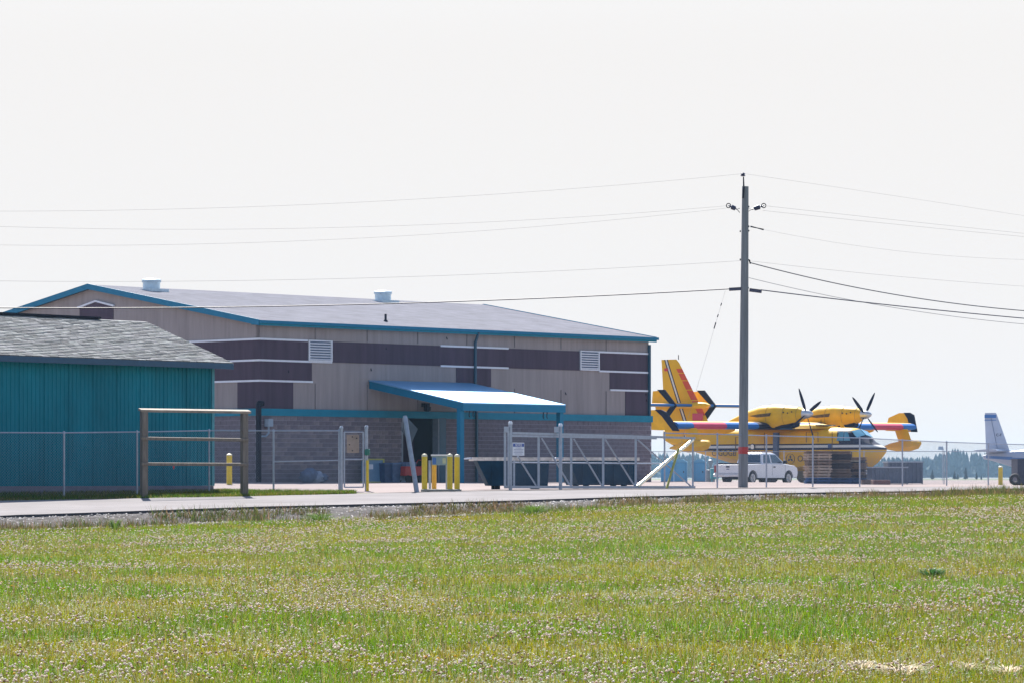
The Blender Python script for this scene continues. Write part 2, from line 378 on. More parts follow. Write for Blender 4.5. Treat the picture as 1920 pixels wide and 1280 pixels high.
# louvred vents
LOUV = mat('louvre_blue_metal', (0.36, 0.46, 0.62), 0.4, 0.2, 0.1, 4)
for a0, a1 in ((L1a, L1b), (L2a, L2b)):
    v = hb(); z0, z1 = T2 + .02, T1 + .04
    v.bx(a0, a1, -0.02, 0.04, z0, z1); lo = v.build('louvre', mat('louvre_void', (0.05, 0.09, 0.18), 0.7), hangar)
    fr = hb(); fr.bx(a0, a0 + .07, -0.1, -0.021, z0, z1); fr.bx(a1 - .07, a1, -0.1, -0.021, z0, z1); fr.bx(a0 + .07, a1 - .07, -0.1, -0.021, z1 - .06, z1); fr.bx(a0 + .07, a1 - .07, -0.1, -0.021, z0, z0 + .06); fr.build('frame', WHITE, lo)
    for k in range(7):
        z = z0 + .09 + k * (z1 - z0 - .14) / 7
        hb().bar(((a0 + .072), -0.06, z + .02), ((a1 - .072), -0.06, z + .02), 0.07, 0.05, up=(0, -0.5, 1)).build('slat', WHITE, lo)
# roof: stepped shingle courses on both slopes
ROOF_M = mat('grey_roof_shingle', (0.172, 0.174, 0.208), 0.95, 0, 0.2, 2.2, 0.1, 30, spec=.1, stretch=(.4, .4, 3))
ov, og = 0.28, 0.26; slope = (RH - EH) / (BW / 2); rz = lambda y: EH + 0.12 + slope * (y if y <= BW / 2 else BW - y)
rf = hb(); nc = 62; vs = []; fs = []
for side in (0, 1):
    prevn = None
    for k in range(nc):
        y0 = -ov + (BW / 2 + ov) * k / nc; y1 = -ov + (BW / 2 + ov) * (k + 1) / nc
        for y, dz in ((y0, 0.005), (y1, 0.0)):
            yy = y if side == 0 else BW - y; vs += [(-og, yy, rz(y) + .06 + dz), (BL + og, yy, rz(y) + .06 + dz)]
        n = len(vs); fs.append((n - 4, n - 3, n - 1, n - 2))
        if k: fs.append((n - 6, n - 5, n - 3, n - 4))
rf.add(vs, fs)
rf.prism([(-og, -ov, rz(-ov) - .02), (-og, BW / 2, rz(BW / 2) - .02), (-og, BW + ov, rz(-ov) - .02), (-og, BW + ov, rz(-ov) + .055), (-og, BW / 2, rz(BW / 2) + .055), (-og, -ov, rz(-ov) + .055)], (BL + 2 * og, 0, 0))
roof = rf.build('roof', ROOF_M, hangar)
f_ = hb(); zf = rz(-ov)
f_.bx(-og, BL + og, -ov - .05, -ov - .001, zf - .17, zf + .07); f_.build('eave_fascia', TEAL, hangar)
g_ = hb(); g_.bx(-og - .04, BL + og + .06, -ov - .15, -ov - .052, zf - .07, zf + .06); g_.build('gutter', BLUE, hangar)
for x0 in (-og - .05, BL + og + .001):
    f2 = hb()
    for (ya, yb) in ((-ov, BW / 2), (BW / 2, BW + ov)):
        f2.prism([(x0, ya, rz(ya) - .17), (x0, yb, rz(yb) - .17), (x0, yb, rz(yb) + .10), (x0, ya, rz(ya) + .10)], (0.049, 0, 0))
    f2.build('rake_fascia', BLUE, hangar)
hb().bx(-og, BL + og, -ov, 0.3, zf - .12, zf - .03).build('soffit', TEAL, hangar)
# downspouts
dsx = wx(888)
d_ = hb(); d_.bar((dsx, -ov - .08, zf - .05), (dsx, -0.12, zf - .55), 0.1, 0.1); d_.bar((dsx, -0.12, zf - .5), (dsx, -0.12, zB0 + .1), 0.11, 0.09); d_.bar((dsx, -0.12, zB0 + .12), (dsx, -0.22, zB0 - .02), 0.1, 0.09); d_.bar((dsx, -0.22, zB0), (dsx, -0.22, 0.0), 0.11, 0.09)
d_.build('downspout', mat('dark_teal_metal', (0.012, 0.075, 0.13), 0.45, 0, .1, 5), hangar)
d_ = hb(); d_.bar((BL - .05, -0.1, zf - .3), (BL - .05, -0.1, zB0), 0.13, 0.1); d_.build('corner_flashing', MATS['dark_teal_metal'], hangar)
# doorway
dr = hb(); dr.bx(DX0 - .02, DX1 + .02, 0.3, 0.42, -0.1, DZ); door = dr.build('doorway', DARK, hangar)  # near-black back panel stands for the unlit interior
hb().bx(DX0, DX0 + .9 * (DX1 - DX0) * .5, 0.20, 0.298, 0, DZ - .25).build('door_leaf', mat('maroon_door', (0.025, 0.010, 0.02), 0.8, spec=.05), door)
fr = hb(); fr.bx(DX1 - .08, DX1 - .005, -0.15, 0.25, 0, DZ); fr.bx(DX0 + .005, DX0 + .08, -0.13, 0.25, 0, DZ); fr.build('frame', mat('grey_frame', (0.2, 0.24, 0.3), 0.5), door)
hb().bx(DX1 + .01, DX1 + .42, -0.17, -0.119, 0, DZ).build('door_jamb_panel', MATS['dark_teal_metal'], hangar)
# canopy over the door
CA0 = wa(693, 715)[0]; cz0 = wa(693, 712)[1]; CD = 6.24; CWd = 6.6; cz1 = cz0 - 1.12
CAN = mat('blue_canopy_sheet', (0.16, 0.38, 0.62), 0.5, 0.5, 0.07, 2)
cz = lambda d: cz0 + (cz1 - cz0) * d / CD
c = hb(); c.prism([(CA0 - .1, -0.04, cz0), (CA0 - .1, -CD - .15, cz(CD + .15)), (CA0 - .1, -CD - .15, cz(CD + .15) - .05), (CA0 - .1, -0.04, cz0 - .05)], (CWd + .2, 0, 0))
canopy = c.build('canopy', CAN, hangar)
b_ = hb()
b_.prism([(CA0 - .06, -0.04, cz0 - .052), (CA0 - .06, -CD, cz1 - .052), (CA0 - .06, -CD, cz1 - .36), (CA0 - .06, -0.04, cz0 - .40)], (0.12, 0, 0)); b_.build('side_beam', BLUE, canopy)
b_ = hb(); b_.prism([(CA0 + CWd - .06, -0.04, cz0 - .052), (CA0 + CWd - .06, -CD, cz1 - .052), (CA0 + CWd - .06, -CD, cz1 - .36), (CA0 + CWd - .06, -0.04, cz0 - .40)], (0.12, 0, 0)); b_.build('side_beam', BLUE, canopy)
hb().bx(CA0 - .1, CA0 + CWd + .1, -CD - .14, -CD, cz1 - .40, cz1 - .054).build('front_beam', BLUE, canopy)
for x in (CA0, CA0 + CWd): hb().bx(x - .12, x + .12, -CD + .02, -CD + .26, -0.4, cz1 - .3).build('post', BLUE, canopy)
lt = hb(); la, lz = wa(793, 760); lt.bx(la - .12, la + .12, -0.35, -0.02, lz - .05, lz + .12); lt.lathe([(.05, lz - .28), (.16, lz - .24), (.18, lz - .05)], (la, -0.3, 0), n=10); lt.build('wall_lamp', BLACK, hangar)
# pipework and meters
st = hb(); st.path([(-0.55, -0.55, 0), (-0.55, -0.55, zB0 - .05), (-0.52, -0.52, zB0 + .12), (-0.35, -0.35, zB0 + .22), (-0.06, -0.25, zB0 + .22)], 0.13, 10); st.build('flue_pipe', BLACK, hangar, True)
mt = hb(); mt.bx(.15, .42, -0.45, -0.15, zB1 - .5, zB1 - .15); mt.path([(.28, -0.3, zB1 - .5), (.28, -0.3, zB1 - .8), (.1, -0.3, zB1 - .95), (-.2, -0.3, zB1 - .95)], 0.045, 8); mt.build('gas_meter', mat('grey_meter', (0.25, 0.33, 0.42), 0.5, 0.2), hangar)
lp = hb(); pz = wa(1215, 742)[1]; lp.bx(BL + .12, BL + .28, 0.1, 0.3, pz - .15, pz + .15); lp.bx(BL + .001, BL + .14, .17, .23, pz - .03, pz + .03); lp.build('side_lamp', BLACK, hangar)
# roof vents
def roof_pt(px, y):                # where the ray at px meets the slope line at depth y behind the eave
    P = (B0.x + BV.x * y, B0.y + BV.y * y); p, t_ = onp(px, 500, P, BU); return t_
for px, y in ((284, BW / 2 - 1.2), (718, BW / 2 - 1.0)):
    a = roof_pt(px, y); v = hb(); z = rz(y)
    v.lathe([(.42, z - .2), (.42, z + .42), (.47, z + .44), (.47, z + .56), (.40, z + .60)], (a, y, 0), n=18); v.bx(a - .6, a + .6, y - .6, y + .6, z - .15, z + .10); v.build('roof_vent', mat('white_vent_metal', (0.5, 0.62, 0.70), 0.4, 0.1), roof, True)
a = roof_pt(723, 1.6); v = hb(); v.tube((a, 1.6, rz(1.6)), (a, 1.6, rz(1.6) + .42), .055); v.lathe([(.14, rz(1.6) + .03), (.07, rz(1.6) + .14)], (a, 1.6, 0), n=10); v.build('vent_pipe', BLACK, roof)
for px, py in ((386, 620), (723, 650), (837, 632), (695, 690), (540, 693), (1060, 735), (1210, 736), (1211, 747)):
    a, z = wa(px, py) if px > 487 else (None, None)
    if a: hb().bar((a, -0.01, z), (a, -0.06, z - .12), .03, .03).build('wall_hook', BLACK, hangar)
for k in range(2):
    for px in (897, 1030):
        p = CA0 + (0.7 if px < 1000 else 5.6) + k * .25
        hb().path([(p, -CD + .25, cz1 - .38), (p, -CD + .28, cz1 - .6), (p + .06, -CD + .3, cz1 - .68)], .025, 5).build('bracket', BLACK, canopy)

# ------------------------------------------------------------------ teal shed
SU = Vector((0.652, 0.758, 0)); SV = Vector((-0.758, 0.652, 0))
S0, _ = onp(398, 900, at(398, 900, 105.5), SU); S0.z = 0
SZ = CZ - 0.40
SM = Matrix.Identity(4); SM.col[0][:3] = -SU; SM.col[1][:3] = SV; SM.col[3][:3] = (S0.x, S0.y, SZ)   # x runs left along the front wall
SL, SW = 17.0, 7.2
shed = thing('shed', (S0.x, S0.y, SZ), 'teal ribbed metal shed with grey shingled roof beside the road', 'shed')
eh = (HY - 687) / FPX * 105.5 + CZ - SZ + .20; rh = eh + 1.27
TSID = mat('teal_ribbed_siding', (0.0, 0.165, 0.225), 0.6, 0, 0.26, 0.7, spec=.15, stretch=(1, 1, 0.35))
def corr(p0, p1, z0, z1, nrm, pitch=0.16, dep=0.022):
    p0, p1, nrm = Vector(p0), Vector(p1), Vector(nrm); L = (p1 - p0).length; n = int(L / pitch); vs = []; fs = []; d = (p1 - p0) / n
    k = 0
    for i in range(n):
        for fr_, h in ((0, 0), (.55, 0), (.65, 1.7 if i % 6 == 0 else 1), (.9, 1.7 if i % 6 == 0 else 1)):
            q = p0 + d * (i + fr_) + nrm * dep * h; vs += [(q.x, q.y, z0), (q.x, q.y, z1)]
            if k: fs.append((2 * k - 2, 2 * k, 2 * k + 1, 2 * k - 1))
            k += 1
    return vs, fs
s_ = MB(SM); vs, fs = corr((0, -.001, 0), (SL, -.001, 0), 0.16, eh - .05, (0, -1, 0)); s_.add(vs, fs); s_.bx(0.01, SL, 0.0, .1, 0.16, eh - .05); s_.build('front_wall', TSID, shed)
s_ = MB(SM)
for x in (0, SL - .1): s_.prism([(x, .101, .16), (x, SW, .16), (x, SW, eh), (x, SW / 2, rh - .1), (x, .101, eh - .05)], (.1, 0, 0))
s_.bx(0, SL, SW - .1, SW - .001, .16, eh); s_.build('wall', TSID, shed)
MB(SM).bx(-.03, SL + .03, -.03, SW + .03, -.4, .158).build('concrete_base', mat('shed_base', (0.16, 0.15, 0.19), 0.9, 0, .15, 4), shed)
MB(SM).bx(-.05, .06, -.05, -.025, .16, eh - .05).build('corner_trim', mat('teal_edge', (0.03, 0.22, 0.28), 0.4), shed)
so, sg = 0.34, 0.55; ssl = (rh - eh) / (SW / 2); srz = lambda y: eh + ssl * (y if y <= SW / 2 else SW - y)
s_ = MB(SM); s_.prism([(-sg, -so, srz(-so) - .06), (-sg, SW / 2, srz(SW / 2) - .06), (-sg, SW + so, srz(-so) - .06), (-sg, SW + so, srz(-so) + .03), (-sg, SW / 2, srz(SW / 2) + .03), (-sg, -so, srz(-so) + .03)], (SL + 2 * sg, 0, 0))
sroof = s_.build('roof', mat('roof_felt', (0.03, 0.03, 0.045), 0.9), shed)
MB(SM).bx(-sg, SL + sg, -so - .04, -so - .001, srz(-so) - .15, srz(-so) + .02).build('eave_fascia', mat('navy_fascia', (0.006, 0.06, 0.13), 0.45), shed)
s_ = MB(SM)
for ya, yb in ((-so, SW / 2), (SW / 2, SW + so)): s_.prism([(-sg - .04, ya, srz(ya) - .16), (-sg - .04, yb, srz(yb) - .16), (-sg - .04, yb, srz(yb) + .02), (-sg - .04, ya, srz(ya) + .02)], (.039, 0, 0))
s_.build('rake_fascia', MATS['navy_fascia'], shed)
MB(SM).bx(-sg, SL + sg, -so, 0, srz(-so) - .10, srz(-so) - .062).build('soffit', MATS['navy_fascia'], shed)
# shingle tabs, each with its own edges
nr = 26; vs = []; fs = []; colr = []
slen = SW / 2 + so
for r in range(nr):
    y0 = -so - .03 + slen * r / nr; y1 = y0 + slen / nr + .03; x = -sg + random.random() * .3 - .3
    while x < SL + sg:
        wd = .33 * random.uniform(.8, 1.15); xa, xb = max(x, -sg), min(x + wd - .012, SL + sg)
        if xb - xa > .03:
            th = .014 + .012 * random.random(); n = len(vs); za, zb = srz(y0) + .034, srz(min(y1, SW / 2)) + .034
            y1c = min(y1, SW / 2)
            yo = random.uniform(-.015, .015)
            vs += [(xa, y0 + yo, za), (xb, y0 + yo, za), (xb, y1c, zb), (xa, y1c, zb), (xa, y0 + yo, za + th + .012), (xb, y0 + yo, za + th + .012), (xb, y1c, zb + .006), (xa, y1c, zb + .006)]
            fs += [(4, 5, 6, 7), (0, 1, 5, 4), (1, 2, 6, 5), (3, 0, 4, 7)]; fs[-4:] = [tuple(i + n for i in f) for f in fs[-4:]]
            g = random.choice((.72, .85, 1, 1.12, 1.25)); colr += [(g, g * random.uniform(.97, 1.03), g, 1)] * 8
        x += wd
s_ = MB(SM); s_.add(vs, fs)
sho = s_.build('shingle_courses', mat('grey_shingle_tab', (0.20, 0.205, 0.21), 0.95, 0, .25, 12, attr='Col', spec=.1), sroof); sho['kind'] = 'stuff'
ca = sho.data.color_attributes.new('Col', 'FLOAT_COLOR', 'POINT'); ca.data.foreach_set('color', np.array(colr, np.float32).ravel())
MB(SM).bx(-sg + 2.0, SL + sg, SW / 2 - .14, SW / 2 + .14, rh + .04, rh + .11).build('ridge_vent', BLACK, sroof)

# ------------------------------------------------------------------ chain-link fences
def fence(name, pts, hgt, label, posts=None, mesh_off=0.0, rail=True, wire=True, r=0.03, pitch=0.085, wr=0.0018, wireseg=None):
    """pts: ground points of the posts"""
    P = [ground(p) for p in pts]; root = thing(name, P[len(P) // 2], label, 'fence')
    for k, p in enumerate(P):
        mb = MB(); mb.tube(p - Vector((0, 0, .25)), p + Vector((0, 0, hgt - .02)), r, n=8); mb.lathe([(r * 1.25, hgt - .03), (r * 1.2, hgt + .02), (r * .5, hgt + .05)], p, n=8)
        mb.build('post', GALV, root, True)
    for a, b in zip(P[:-1], P[1:]):
        up = Vector((0, 0, hgt))
        if rail: MB().tube(a + up, b + up, .021, n=6).build('top_rail', GALV, root, True)
    if wire:
        mb = MB()
        for a, b in zip(P[:-1], P[1:]):
            L = (b - a).length; d = (b - a) / L; zt = Vector((0, 0, 1)); hh = hgt - .05
            nrm = Vector((-d.y, d.x, 0)).normalized(); side = -nrm * .035 if nrm.y > 0 else nrm * .035
            n = int((L + hh) / pitch)
            for i in range(n):
                s0 = -hh + i * pitch
                for sg_ in (1, -1):
                    x0, x1, z0, z1 = s0, s0 + hh, .05, hh + .05
                    if x0 < 0: z0 += -x0; x0 = 0
                    if x1 > L: z1 -= x1 - L; x1 = L
                    if x1 - x0 < .05: continue
                    if sg_ < 0: p, q = a + d * (L - x0) + zt * z0, a + d * (L - x1) + zt * z1
                    else: p, q = a + d * x0 + zt * z0, a + d * x1 + zt * z1
                    mb.tube(p + side, q + side, wr, n=3, cap=False)
        o = mb.build('chain_mesh', GALVD, root); o['kind'] = 'stuff'
    return root
PX = lambda px, Y: ((px - HX) / FPX * Y, Y)
fL = fence('chain_link_fence', [PX(-190, 94.5), PX(-40, 97), PX(120, 98.6), PX(257, 100.5), PX(392, 103), PX(513, 104), PX(636, 105)], 1.86, 'galvanised chain-link fence running in front of the teal shed to the narrow pedestrian gate')
# mid rail in the last bay
a, b = ground(PX(513, 104)), ground(PX(636, 105)); MB().tube(a + Vector((0, 0, .92)), b + Vector((0, 0, .95)), .021, n=6).build('mid_rail', GALV, fL)
fR = fence('chain_link_fence', [PX(1246, 115), PX(1345, 118.5), PX(1437, 123), PX(1524, 126.5), PX(1612, 130), PX(1692, 138), PX(1775, 146), PX(1853, 152), PX(1950, 158), PX(2050, 165)], 1.86, 'galvanised chain-link fence bending round behind the utility pole, in front of the white pickup', wr=0.0012)
fB = fence('chain_link_fence', [PX(1180, 207), PX(1323, 206), PX(1470, 205.5), PX(1620, 205), PX(1770, 205), PX(1930, 205), PX(2080, 206)], 2.0, 'distant low-looking chain-link fence between the white pickup and the yellow aircraft', pitch=0.12, wr=0.0012)
# pedestrian gate
g0, g1 = ground(PX(640, 105)), ground(PX(687, 105.3)); gate = thing('pedestrian_gate', (g0 + g1) / 2, 'narrow chain-link pedestrian gate carrying a tan plywood board', 'gate')
hup = Vector((0, 0, 1)); gd = (g1 - g0).normalized(); gn = Vector((gd.y, -gd.x, 0))
for p, hh in ((g0, 1.95), (g1, 1.97)):
    mb = MB(); mb.tube(p - hup * .2, p + hup * hh, .05, n=10); mb.lathe([(.06, hh - .04), (.058, hh + .02), (.02, hh + .06)], p, n=10); mb.build('gate_post', GALV, gate, True)
q0, q1 = g0 + gd * .1, g1 - gd * .1
for z in (.12, .98, 1.82): MB().tube(q0 + hup * z, q1 + hup * z, .024, n=6).build('rail', GALV, gate)
for q in (q0, q1): MB().tube(q + hup * .12, q + hup * 1.82, .024, n=6).build('stile', GALV, gate)
mb = MB(); L = (q1 - q0).length
for i in range(int((L + 1.7) / .085)):
    for sgn in (1, -1):
        x0, x1, z0, z1 = -1.7 + i * .085, i * .085, .12, 1.82
        if x0 < 0: z0 -= x0; x0 = 0
        if x1 > L: z1 -= x1 - L; x1 = L
        if x1 - x0 < .03: continue
        pa, pb = (x0, x1) if sgn > 0 else (L - x0, L - x1)
        mb.tube(q0 + gd * pa + hup * z0, q0 + gd * pb + hup * z1, .0017, n=3, cap=False)
o = mb.build('chain_mesh', GALVD, gate); o['kind'] = 'stuff'
bp0, _ = onp(650, 848, g0 + gn * .04, gd); bp1, _ = onp(673, 814, g0 + gn * .04, gd)
mb = MB(); mb.prism([bp0, Vector((bp1.x, bp1.y, bp0.z)), bp1, Vector((bp0.x, bp0.y, bp1.z))], gn * .015)
bd = mb.build('notice_board', mat('tan_plywood', (0.30, 0.235, 0.20), 0.85, 0, .25, 4, .2, 20), gate)
for fx, fz in ((.45, .88), (.2, .45), (.45, .12), (.8, .8)):
    p = bp0.lerp(Vector((bp1.x, bp1.y, bp0.z)), fx) + hup * (bp1.z - bp0.z) * fz + gn * .016; MB().bar(p, p + gn * .01, .035, .035).build('bolt', BLACK, bd)
mb = MB(); lk = g1 + gn * .09 + hup * 1.2; mb.lathe([(.06, -.1), (.085, -.08), (.085, .08), (.06, .1)], lk, n=10); mb.build('lock_box', mat('green_lock', (0.0, 0.12, 0.09), .4), gate, True)
mb = MB(); mb.tube(g1 + gn * .1 - hup * .1, g1 + gn * .1 + hup * .95, .045, n=8); mb.build('post_sleeve', YEL, gate, True)

# cantilever sliding gate, standing open
K0 = ground(PX(947, 106)); K1 = ground(PX(1299, 115.6)); kd = Vector((K1.x - K0.x, K1.y - K0.y, 0)); kd.normalize(); kn = Vector((kd.y, -kd.x, 0))
sgate = thing('sliding_gate', (K0 + K1) / 2, 'long galvanised cantilever sliding gate of braced tubes, rolled open', 'gate')
kp = lambda px, py: onp(px, py, K0, kd)[0]
def ktube(name, a, b, r, m=GALV, n=8): return MB().tube(kp(*a), kp(*b), r, n=n).build(name, m, sgate, True)
def kbar(name, a, b, w, h=None, m=GALV): return MB().bar(kp(*a), kp(*b), h or w, w).build(name, m, sgate)
kbar('top_rail', (960, 811), (1222, 818), .07); kbar('top_rail', (1222, 818), (1302, 820.5), .07); kbar('track_rail', (955, 816), (1230, 821), .06)
kbar('bottom_rail', (947, 912), (1302, 912.5), .085, .08)
ktube('mid_rail', (961, 866), (1193, 868), .022); ktube('mid_rail', (1193, 868), (1240, 868), .022)
for px in (1010, 1071, 1131, 1192): kbar('upright', (px, 817), (px, 911), .075, .05)
kbar('end_frame', (947, 806), (947, 912), .08, .06); kbar('end_frame', (953, 809), (953, 912), .05, .05); kbar('end_frame', (1299, 822), (1299, 912), .06, .05)
kbar('upright', (964, 862), (964, 912), .06, .05)
for a, b in (((971, 855), (1005, 909)), ((1016, 821), (1068, 908)), ((1076, 822), (1128, 909)), ((1135, 823), (1190, 910)), ((1196, 824), (1297, 912))): ktube('brace', a, b, .026)
br = ktube('bright_brace', (1299, 824), (1195, 911), .058, BRIGHT, 32); br['label'] = 'bright tail brace glinting in the sun'
mb = MB()
L = (kp(1192, 900) - kp(947, 900)).length; kA = kp(955, 908); kB = kp(1192, 908)
hh = 1.66
for i in range(int((L + hh) / .085)):
    for sgn in (1, -1):
        x0, x1, z0, z1 = -hh + i * .085, i * .085, 0, hh
        if x0 < 0: z0 -= x0; x0 = 0
        if x1 > L - .3: z1 -= x1 - (L - .3); x1 = L - .3
        if x1 - x0 < .05: continue
        pa, pb = (x0, x1) if sgn > 0 else (L - .3 - x0, L - .3 - x1)
        mb.tube(kA + kd * pa + hup * z0 - kn * .05, kA + kd * pb + hup * z1 - kn * .05, .0017, n=3, cap=False)
o = mb.build('chain_mesh', GALVD, sgate); o['kind'] = 'stuff'
# notice sign wired to the gate
n0, n1 = onp(961, 853, K0 + kn * .09, kd)[0], onp(983, 829, K0 + kn * .09, kd)[0]
nM = Matrix.Identity(4); nM.col[0][:3] = kd; nM.col[1][:3] = hup; nM.col[2][:3] = kn; nM.col[3][:3] = n0
sw = (n1 - n0).dot(kd); shh = n1.z - n0.z
notice = thing('notice_sign', n0, 'white notice sign with blue header wired to the sliding gate', 'sign')
MB(nM).bx(0, sw, 0, shh, -.004, .004).build('plate', mat('sign_white', (0.7, 0.72, 0.78), .4, 0, .04, 6), notice)
MB(nM).bx(.02, sw - .02, shh * .68, shh * .93, .004, .007).build('header_band', mat('sign_blue', (0.02, 0.07, 0.32), .4, 0, 0), notice)
text_part('header_lettering', 'NOTICE', shh * .26, nM @ Matrix.Translation((sw / 2, shh * .80, .009)), mat('letter_white', (.8, .8, .82), .5, 0, 0), notice, 'CENTER')
for k, wd in enumerate((.5, .78, .72, .80, .66)):
    MB(nM).bx(sw * (.5 - wd / 2), sw * (.5 + wd / 2), shh * (.57 - .115 * k), shh * (.60 - .115 * k), .004, .006).build('text_line', mat('ink_blue', (.08, .1, .25), .6, 0, 0), notice)
for px, py, lab in ((957, 791, 'tall galvanised guide post at the latch end of the sliding gate'), (1051, 795, 'tall galvanised guide post midway along the sliding gate')):
    p = onp(px, 917, K0 + kn * .16, kd)[0]; g = ground(p); top = onp(px, py, K0 + kn * .16, kd)[0].z - g.z
    gp = thing('gate_guide_post', g, lab, 'post', 'guide posts of the sliding gate')
    MB().tube(g - hup * .2, g + hup * top, .055, n=10).build('shaft', GALV, gp, True)
    MB().lathe([(.065, top - .06), (.065, top), (.03, top + .04)], g, n=10).build('cap', WHITE, gp, True)
    rz_ = onp(px, 807, K0, kd)[0].z
    MB().bx(g.x - .2, g.x - .04, g.y - .08, g.y + .1, rz_ - .05, rz_ + .13).build('roller_bracket', GALV, gp)

# ------------------------------------------------------------------ timber barrier
h0, h1 = ground(PX(270, 98.8)), ground(PX(458, 100.4)); hd = Vector((h1.x - h0.x, h1.y - h0.y, 0)).normalized(); hn = Vector((hd.y, -hd.x, 0))
bar_ = thing('timber_barrier', (h0 + h1) / 2, 'weathered timber barrier of two posts and three rails before the teal shed', 'barrier')
tp = lambda px, py: onp(px, py, h0, hd)[0]
for p, px in ((h0, 270), (h1, 458)):
    t_ = tp(px, 770).z; MB().bar(Vector((p.x, p.y, p.z - .3)), Vector((p.x, p.y, t_)), .20, .18, up=hd).build('post', WOOD, bar_, bevel=.015)
for a, b, hh in (((262, 768), (468, 771), .072), ((261, 821), (462, 824), .09), ((262, 869), (462, 870), .085)):
    off = hn * .13 if hh > .08 else Vector((0, 0, 0)); wd = .24 if hh < .08 else .06
    MB().bar(tp(*a) + off, tp(*b) + off, wd, hh, up=(hn.x * .22, hn.y * .22, 1)).build('rail', PALE if hh < .08 else WOOD, bar_, bevel=.01)
MB().prism([tp(319, 873) + hn * .17, tp(323, 873) + hn * .17, tp(321, 880) + hn * .17], hn * .01).build('flagging_scrap', RED, bar_)

# ------------------------------------------------------------------ leaning road sign seen from behind
q = ground(PX(784, 103.4)); sp_top = at(759, 779, 103.8); sg0 = thing('leaning_sign', q, 'leaning grey steel post with the back of a diamond sign', 'sign')
MB().path([q - Vector((0, 0, .25)), q.lerp(sp_top, .97), sp_top], [.075, .07, .06], 10).build('post', mat('steel_post', (.27, .31, .38), .5, .3, .15, 6), sg0, True)
cc = at(766, 806, 104.0); ax = (sp_top - q).normalized(); px_ = Vector((1, .25, 0)).normalized(); ay = ax
mb = MB(); mb.prism([cc - ay * .44, cc + px_ * .30 + ay * .05, cc + ay * .44, cc - px_ * .22 - ay * .02], Vector((.0, .012, 0))); mb.build('plate', mat('sign_back', (.07, .085, .10), .55, .3, .12, 4), sg0)

# ------------------------------------------------------------------ bollards and access reader
def bollard(px, Y, top, lab, m=YEL, r=.085, grp='yellow bollards'):
    g = ground(PX(px, Y)); hgt = at(px, top, Y).z - g.z; o = thing('bollard', g, lab, 'bollard', grp)
    MB().tube(g - hup * .2, g + hup * (hgt - .04), r, n=14).build('shaft', m, o, True)
    MB().lathe([(r * 1.02, hgt - .05), (r * .98, hgt - .005), (r * .6, hgt + .03), (.01, hgt + .04)], g, n=14).build('cap', mat('pale_cap', (.62, .58, .42), .5), o, True); return o
bollard(796, 104.6, 852, 'yellow steel bollard between the leaning sign and the access reader')
bollard(843.5, 104.4, 852, 'yellow steel bollard pressed against the access reader cabinet')
bollard(857, 104.9, 853, 'yellow steel bollard beside the blue canopy post, end of its row')
bollard(814, 106.2, 862, 'orange-yellow steel bollard under the access reader cabinet', ORANGE, .075)
bollard(430, 146, 851, 'yellow bollard by the black flue pipe and block wall', r=.12)
bollard(1876, 168, 874, 'yellow bollard standing under the tail of the white aircraft', r=.11)
g = ground(PX(825, 105.6)); rd = thing('access_reader', g, 'grey-blue access reader cabinet on two thin posts among bollards', 'cabinet')
for px in (806, 838): p = ground(PX(px, 105.7)); MB().tube(p - hup * .1, Vector((p.x, p.y, at(px, 862, 105.7).z)), .04, n=8).build('leg', GALV, rd, True)
ca_, cb_ = at(810, 871, 105.5), at(839, 854, 105.5)
MB().bx(ca_.x, cb_.x, 105.4, 105.75, ca_.z, cb_.z).build('cabinet', mat('reader_grey_blue', (.16, .26, .36), .45, .1, .15, 5), rd, bevel=.015)
MB().bx(ca_.x - .03, cb_.x + .03, 105.33, 105.8, cb_.z, cb_.z + .05).build('hood', WHITE, rd)
MB().bx(ca_.x + .02, ca_.x + .13, 105.38, 105.399, ca_.z + .03, cb_.z - .05).build('keypad', mat('reader_blue', (.03, .12, .42), .4), rd)
MB().bx(cb_.x - .15, cb_.x - .05, 105.385, 105.399, ca_.z + .05, cb_.z - .06).build('screen', mat('reader_pale', (.35, .40, .30), .3), rd)
sl = ground(PX(829, 104.9))
mb = MB(); mb.bx(PX(790, 104.7)[0], PX(864, 104.7)[0], 104.1, 106.6, sl.z - .1, sl.z + .06); solo(mb, 'bollard_plinth', mat('plinth_concrete', (.3, .28, .24), .9, 0, .2, 5), 'low concrete plinth under the yellow bollards', 'plinth', bevel=.02)

